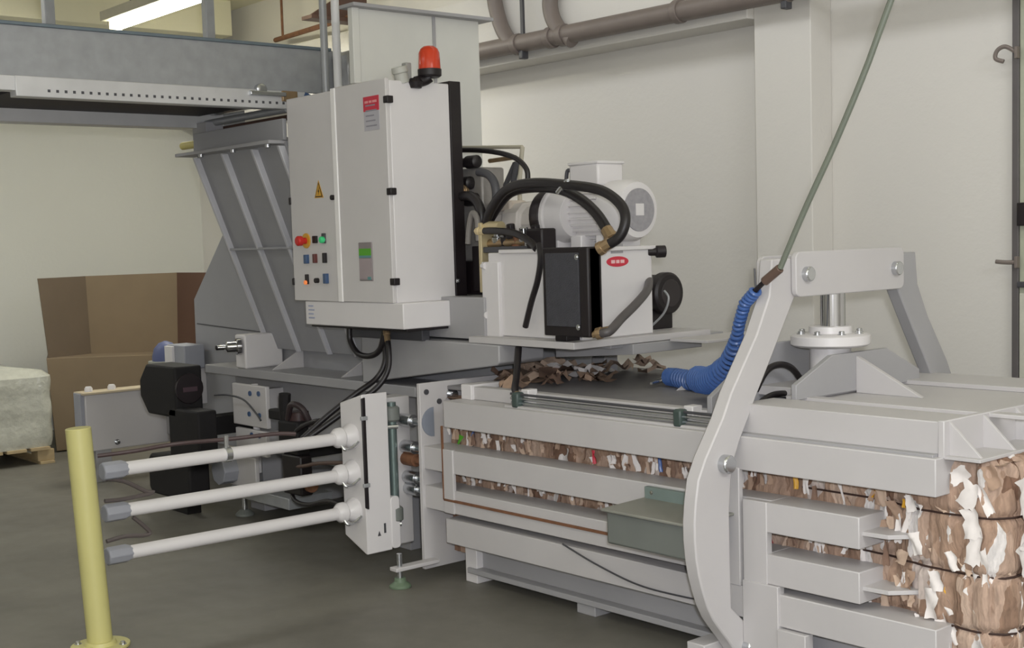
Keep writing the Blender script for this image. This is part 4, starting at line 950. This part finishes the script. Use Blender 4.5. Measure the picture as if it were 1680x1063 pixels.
# ---------------------------------------------------------------- air hose with blue coil
ah = thing('air_hose', 'taut grey-green air hose hanging from the ceiling to the yoke', 'hose', (-3.152,4.050,1.538))
pts = [(-3.123,4.050,1.566),(-3.006,4.050,1.783),(-2.867,4.050,2.022),(-2.735,4.050,2.271),(-2.628,4.050,2.500)]
e = Vector(pts[-1]); dv = (Vector(pts[-1])-Vector(pts[-2])).normalized(); k = (CZ-e.z)/dv.z
pts = list(pts)+[tuple(e+dv*k)]
MB().tube(pts,.0115,10).build('hose_body', HOSEG, ah, 0)
a_,b_ = Vector((-3.200,4.050,1.514)), Vector(pts[0])
MB().cyl(a_,b_,.018,12).build('hose_coupling', mat('coupling_brown',(110,90,80),.4,.3), ah, .002)
MB().cyl(Vector((-3.248,4.050,1.476)),a_,.010,10).build('hose_nipple', BLACK, ah, 0)
MB().cyl(Vector((-3.242,4.050,1.471)),Vector((-3.247,4.050,1.566)),.004,6).build('hose_tag_wire', DARKG, ah, 0)
cs = thing('coiled_hose', 'blue spiral air hose hanging from grey hose and lying on chamber', 'coiled hose', (-3.9,4.3,.98))
cl = [Vector(p) for p in [(-3.239,4.050,1.481),(-3.306,4.060,1.426),(-3.352,4.080,1.347),(-3.405,4.120,1.256),(-3.505,4.200,1.162),(-3.630,4.280,1.096),(-3.761,4.360,1.062),(-3.873,4.420,1.058)]]
def along(t):
    f = t*(len(cl)-1); i = min(int(f),len(cl)-2); return cl[i].lerp(cl[i+1],f-i)
turns = 34; hp_ = []
for k in range(turns*12+1):
    t = k/(turns*12); c = along(t); d = (along(min(1,t+.02))-along(max(0,t-.02))).normalized()
    u = d.cross(Vector((.2,-.6,.5))).normalized(); w = d.cross(u); a = 2*PI*k/12
    r_ = .018+.036*max(0,min(1,(t-.35)*3))
    p = c+(u*math.cos(a)+w*math.sin(a))*r_; p.z = max(p.z,.99); hp_.append(p)
MB().tube(hp_,.0085,7,0,False).build('coil', BLUEP, cs, 0)
# flattened tail of the coil lying on the top plate
tl = [Vector(p) for p in [(-3.935,4.604,1.020),(-4.044,4.593,1.020),(-4.218,4.668,1.020),(-4.295,4.683,1.020)]]
def along2(t):
    f = t*(len(tl)-1); i = min(int(f),len(tl)-2); return tl[i].lerp(tl[i+1],f-i)
hp2 = []
for k in range(18*12+1):
    t = k/(18*12); c = along2(t); d = (along2(min(1,t+.02))-along2(max(0,t-.02))).normalized()
    u = d.cross(Vector((0,0,1))).normalized(); w = d.cross(u); a = 2*PI*k/12
    p = c+(u*math.cos(a)+w*math.sin(a))*(.048-.012*t); p.z = max(p.z,.985); hp2.append(p)
MB().tube(hp2,.0085,7,0,False).build('coil_tail', BLUEP, cs, 0)
n0 = Vector((-4.355,4.730,1.000)); n1 = Vector((-4.295,4.578,1.000))
MB().lathe(n0,n1-n0,[(0,.018),(.03,.018),(.031,.012),((n1-n0).length,.012),((n1-n0).length+.03,.006)],12).build('nozzle', STEEL, cs, 0)
bk = thing('bracket_plate','small pale grey triangular bracket on chamber top behind blue coil','bracket',(-4.218,4.767,0.975))
w0,w1 = [(-4.131,4.553,0.975),(-4.029,4.771,0.975)]
MB().hull([w0,w1,(w1[0],w1[1],1.05),(w0[0]+(w1[0]-w0[0])*.45,w0[1]+(w1[1]-w0[1])*.45,1.05)],[tuple(Vector(p)+Vector((0,.02,0))) for p in (w0,w1,(w1[0],w1[1],1.05),(w0[0]+(w1[0]-w0[0])*.45,w0[1]+(w1[1]-w0[1])*.45,1.05))]).build('plate', PAINT, bk, .002)

# ---------------------------------------------------------------- light
def area(name, loc, rot, sx, sy, power, colr):
    l = bpy.data.lights.new(name,'AREA'); l.shape = 'RECTANGLE'; l.size = sx; l.size_y = sy; l.energy = power; l.color = colr
    o = bpy.data.objects.new(name,l); col.objects.link(o); o.location = loc; o.rotation_euler = rot; return o
for x,y,p_ in ((-2.5,.5,12),(-6.5,.5,14),(-10.4,1.5,62),(-2.0,-2.4,12),(-7.5,-2.4,14)):
    area('overhead_fill', (x,y,3.98), (0,0,0), 2.4, .5, p_, (.95,.965,1))
area('overhead_fill', (1.6,2.6,3.9), (0,R(42),0), 1.2, 2.4, 105, (.94,.95,1))  # unseen tilted fill, added to brighten the faces turned right
area('overhead_fill', (-9.3,5.2,3.45), (0,0,0), 2.0, .2, 44, (1,.99,.93))
area('overhead_fill', (-5.2,4.75,3.98), (R(58),0,0), 7.0, .4, 36, (.95,.965,1))  # unseen long wash light, added to brighten the back wall
fl_ = bpy.data.lights.new('flash','POINT'); fl_.energy = 470; fl_.shadow_soft_size = .06; fl_.color = (.93,.945,1)
o = bpy.data.objects.new('flash',fl_); col.objects.link(o); o.location = (.06,.05,1.83)
w = bpy.data.worlds.new('world'); scene.world = w; w.use_nodes = True
w.node_tree.nodes['Background'].inputs[0].default_value = (.9,.92,1,1); w.node_tree.nodes['Background'].inputs[1].default_value = .05
scene.view_settings.view_transform = 'Standard'
scene.view_settings.look = 'None'
scene.view_settings.exposure = 0
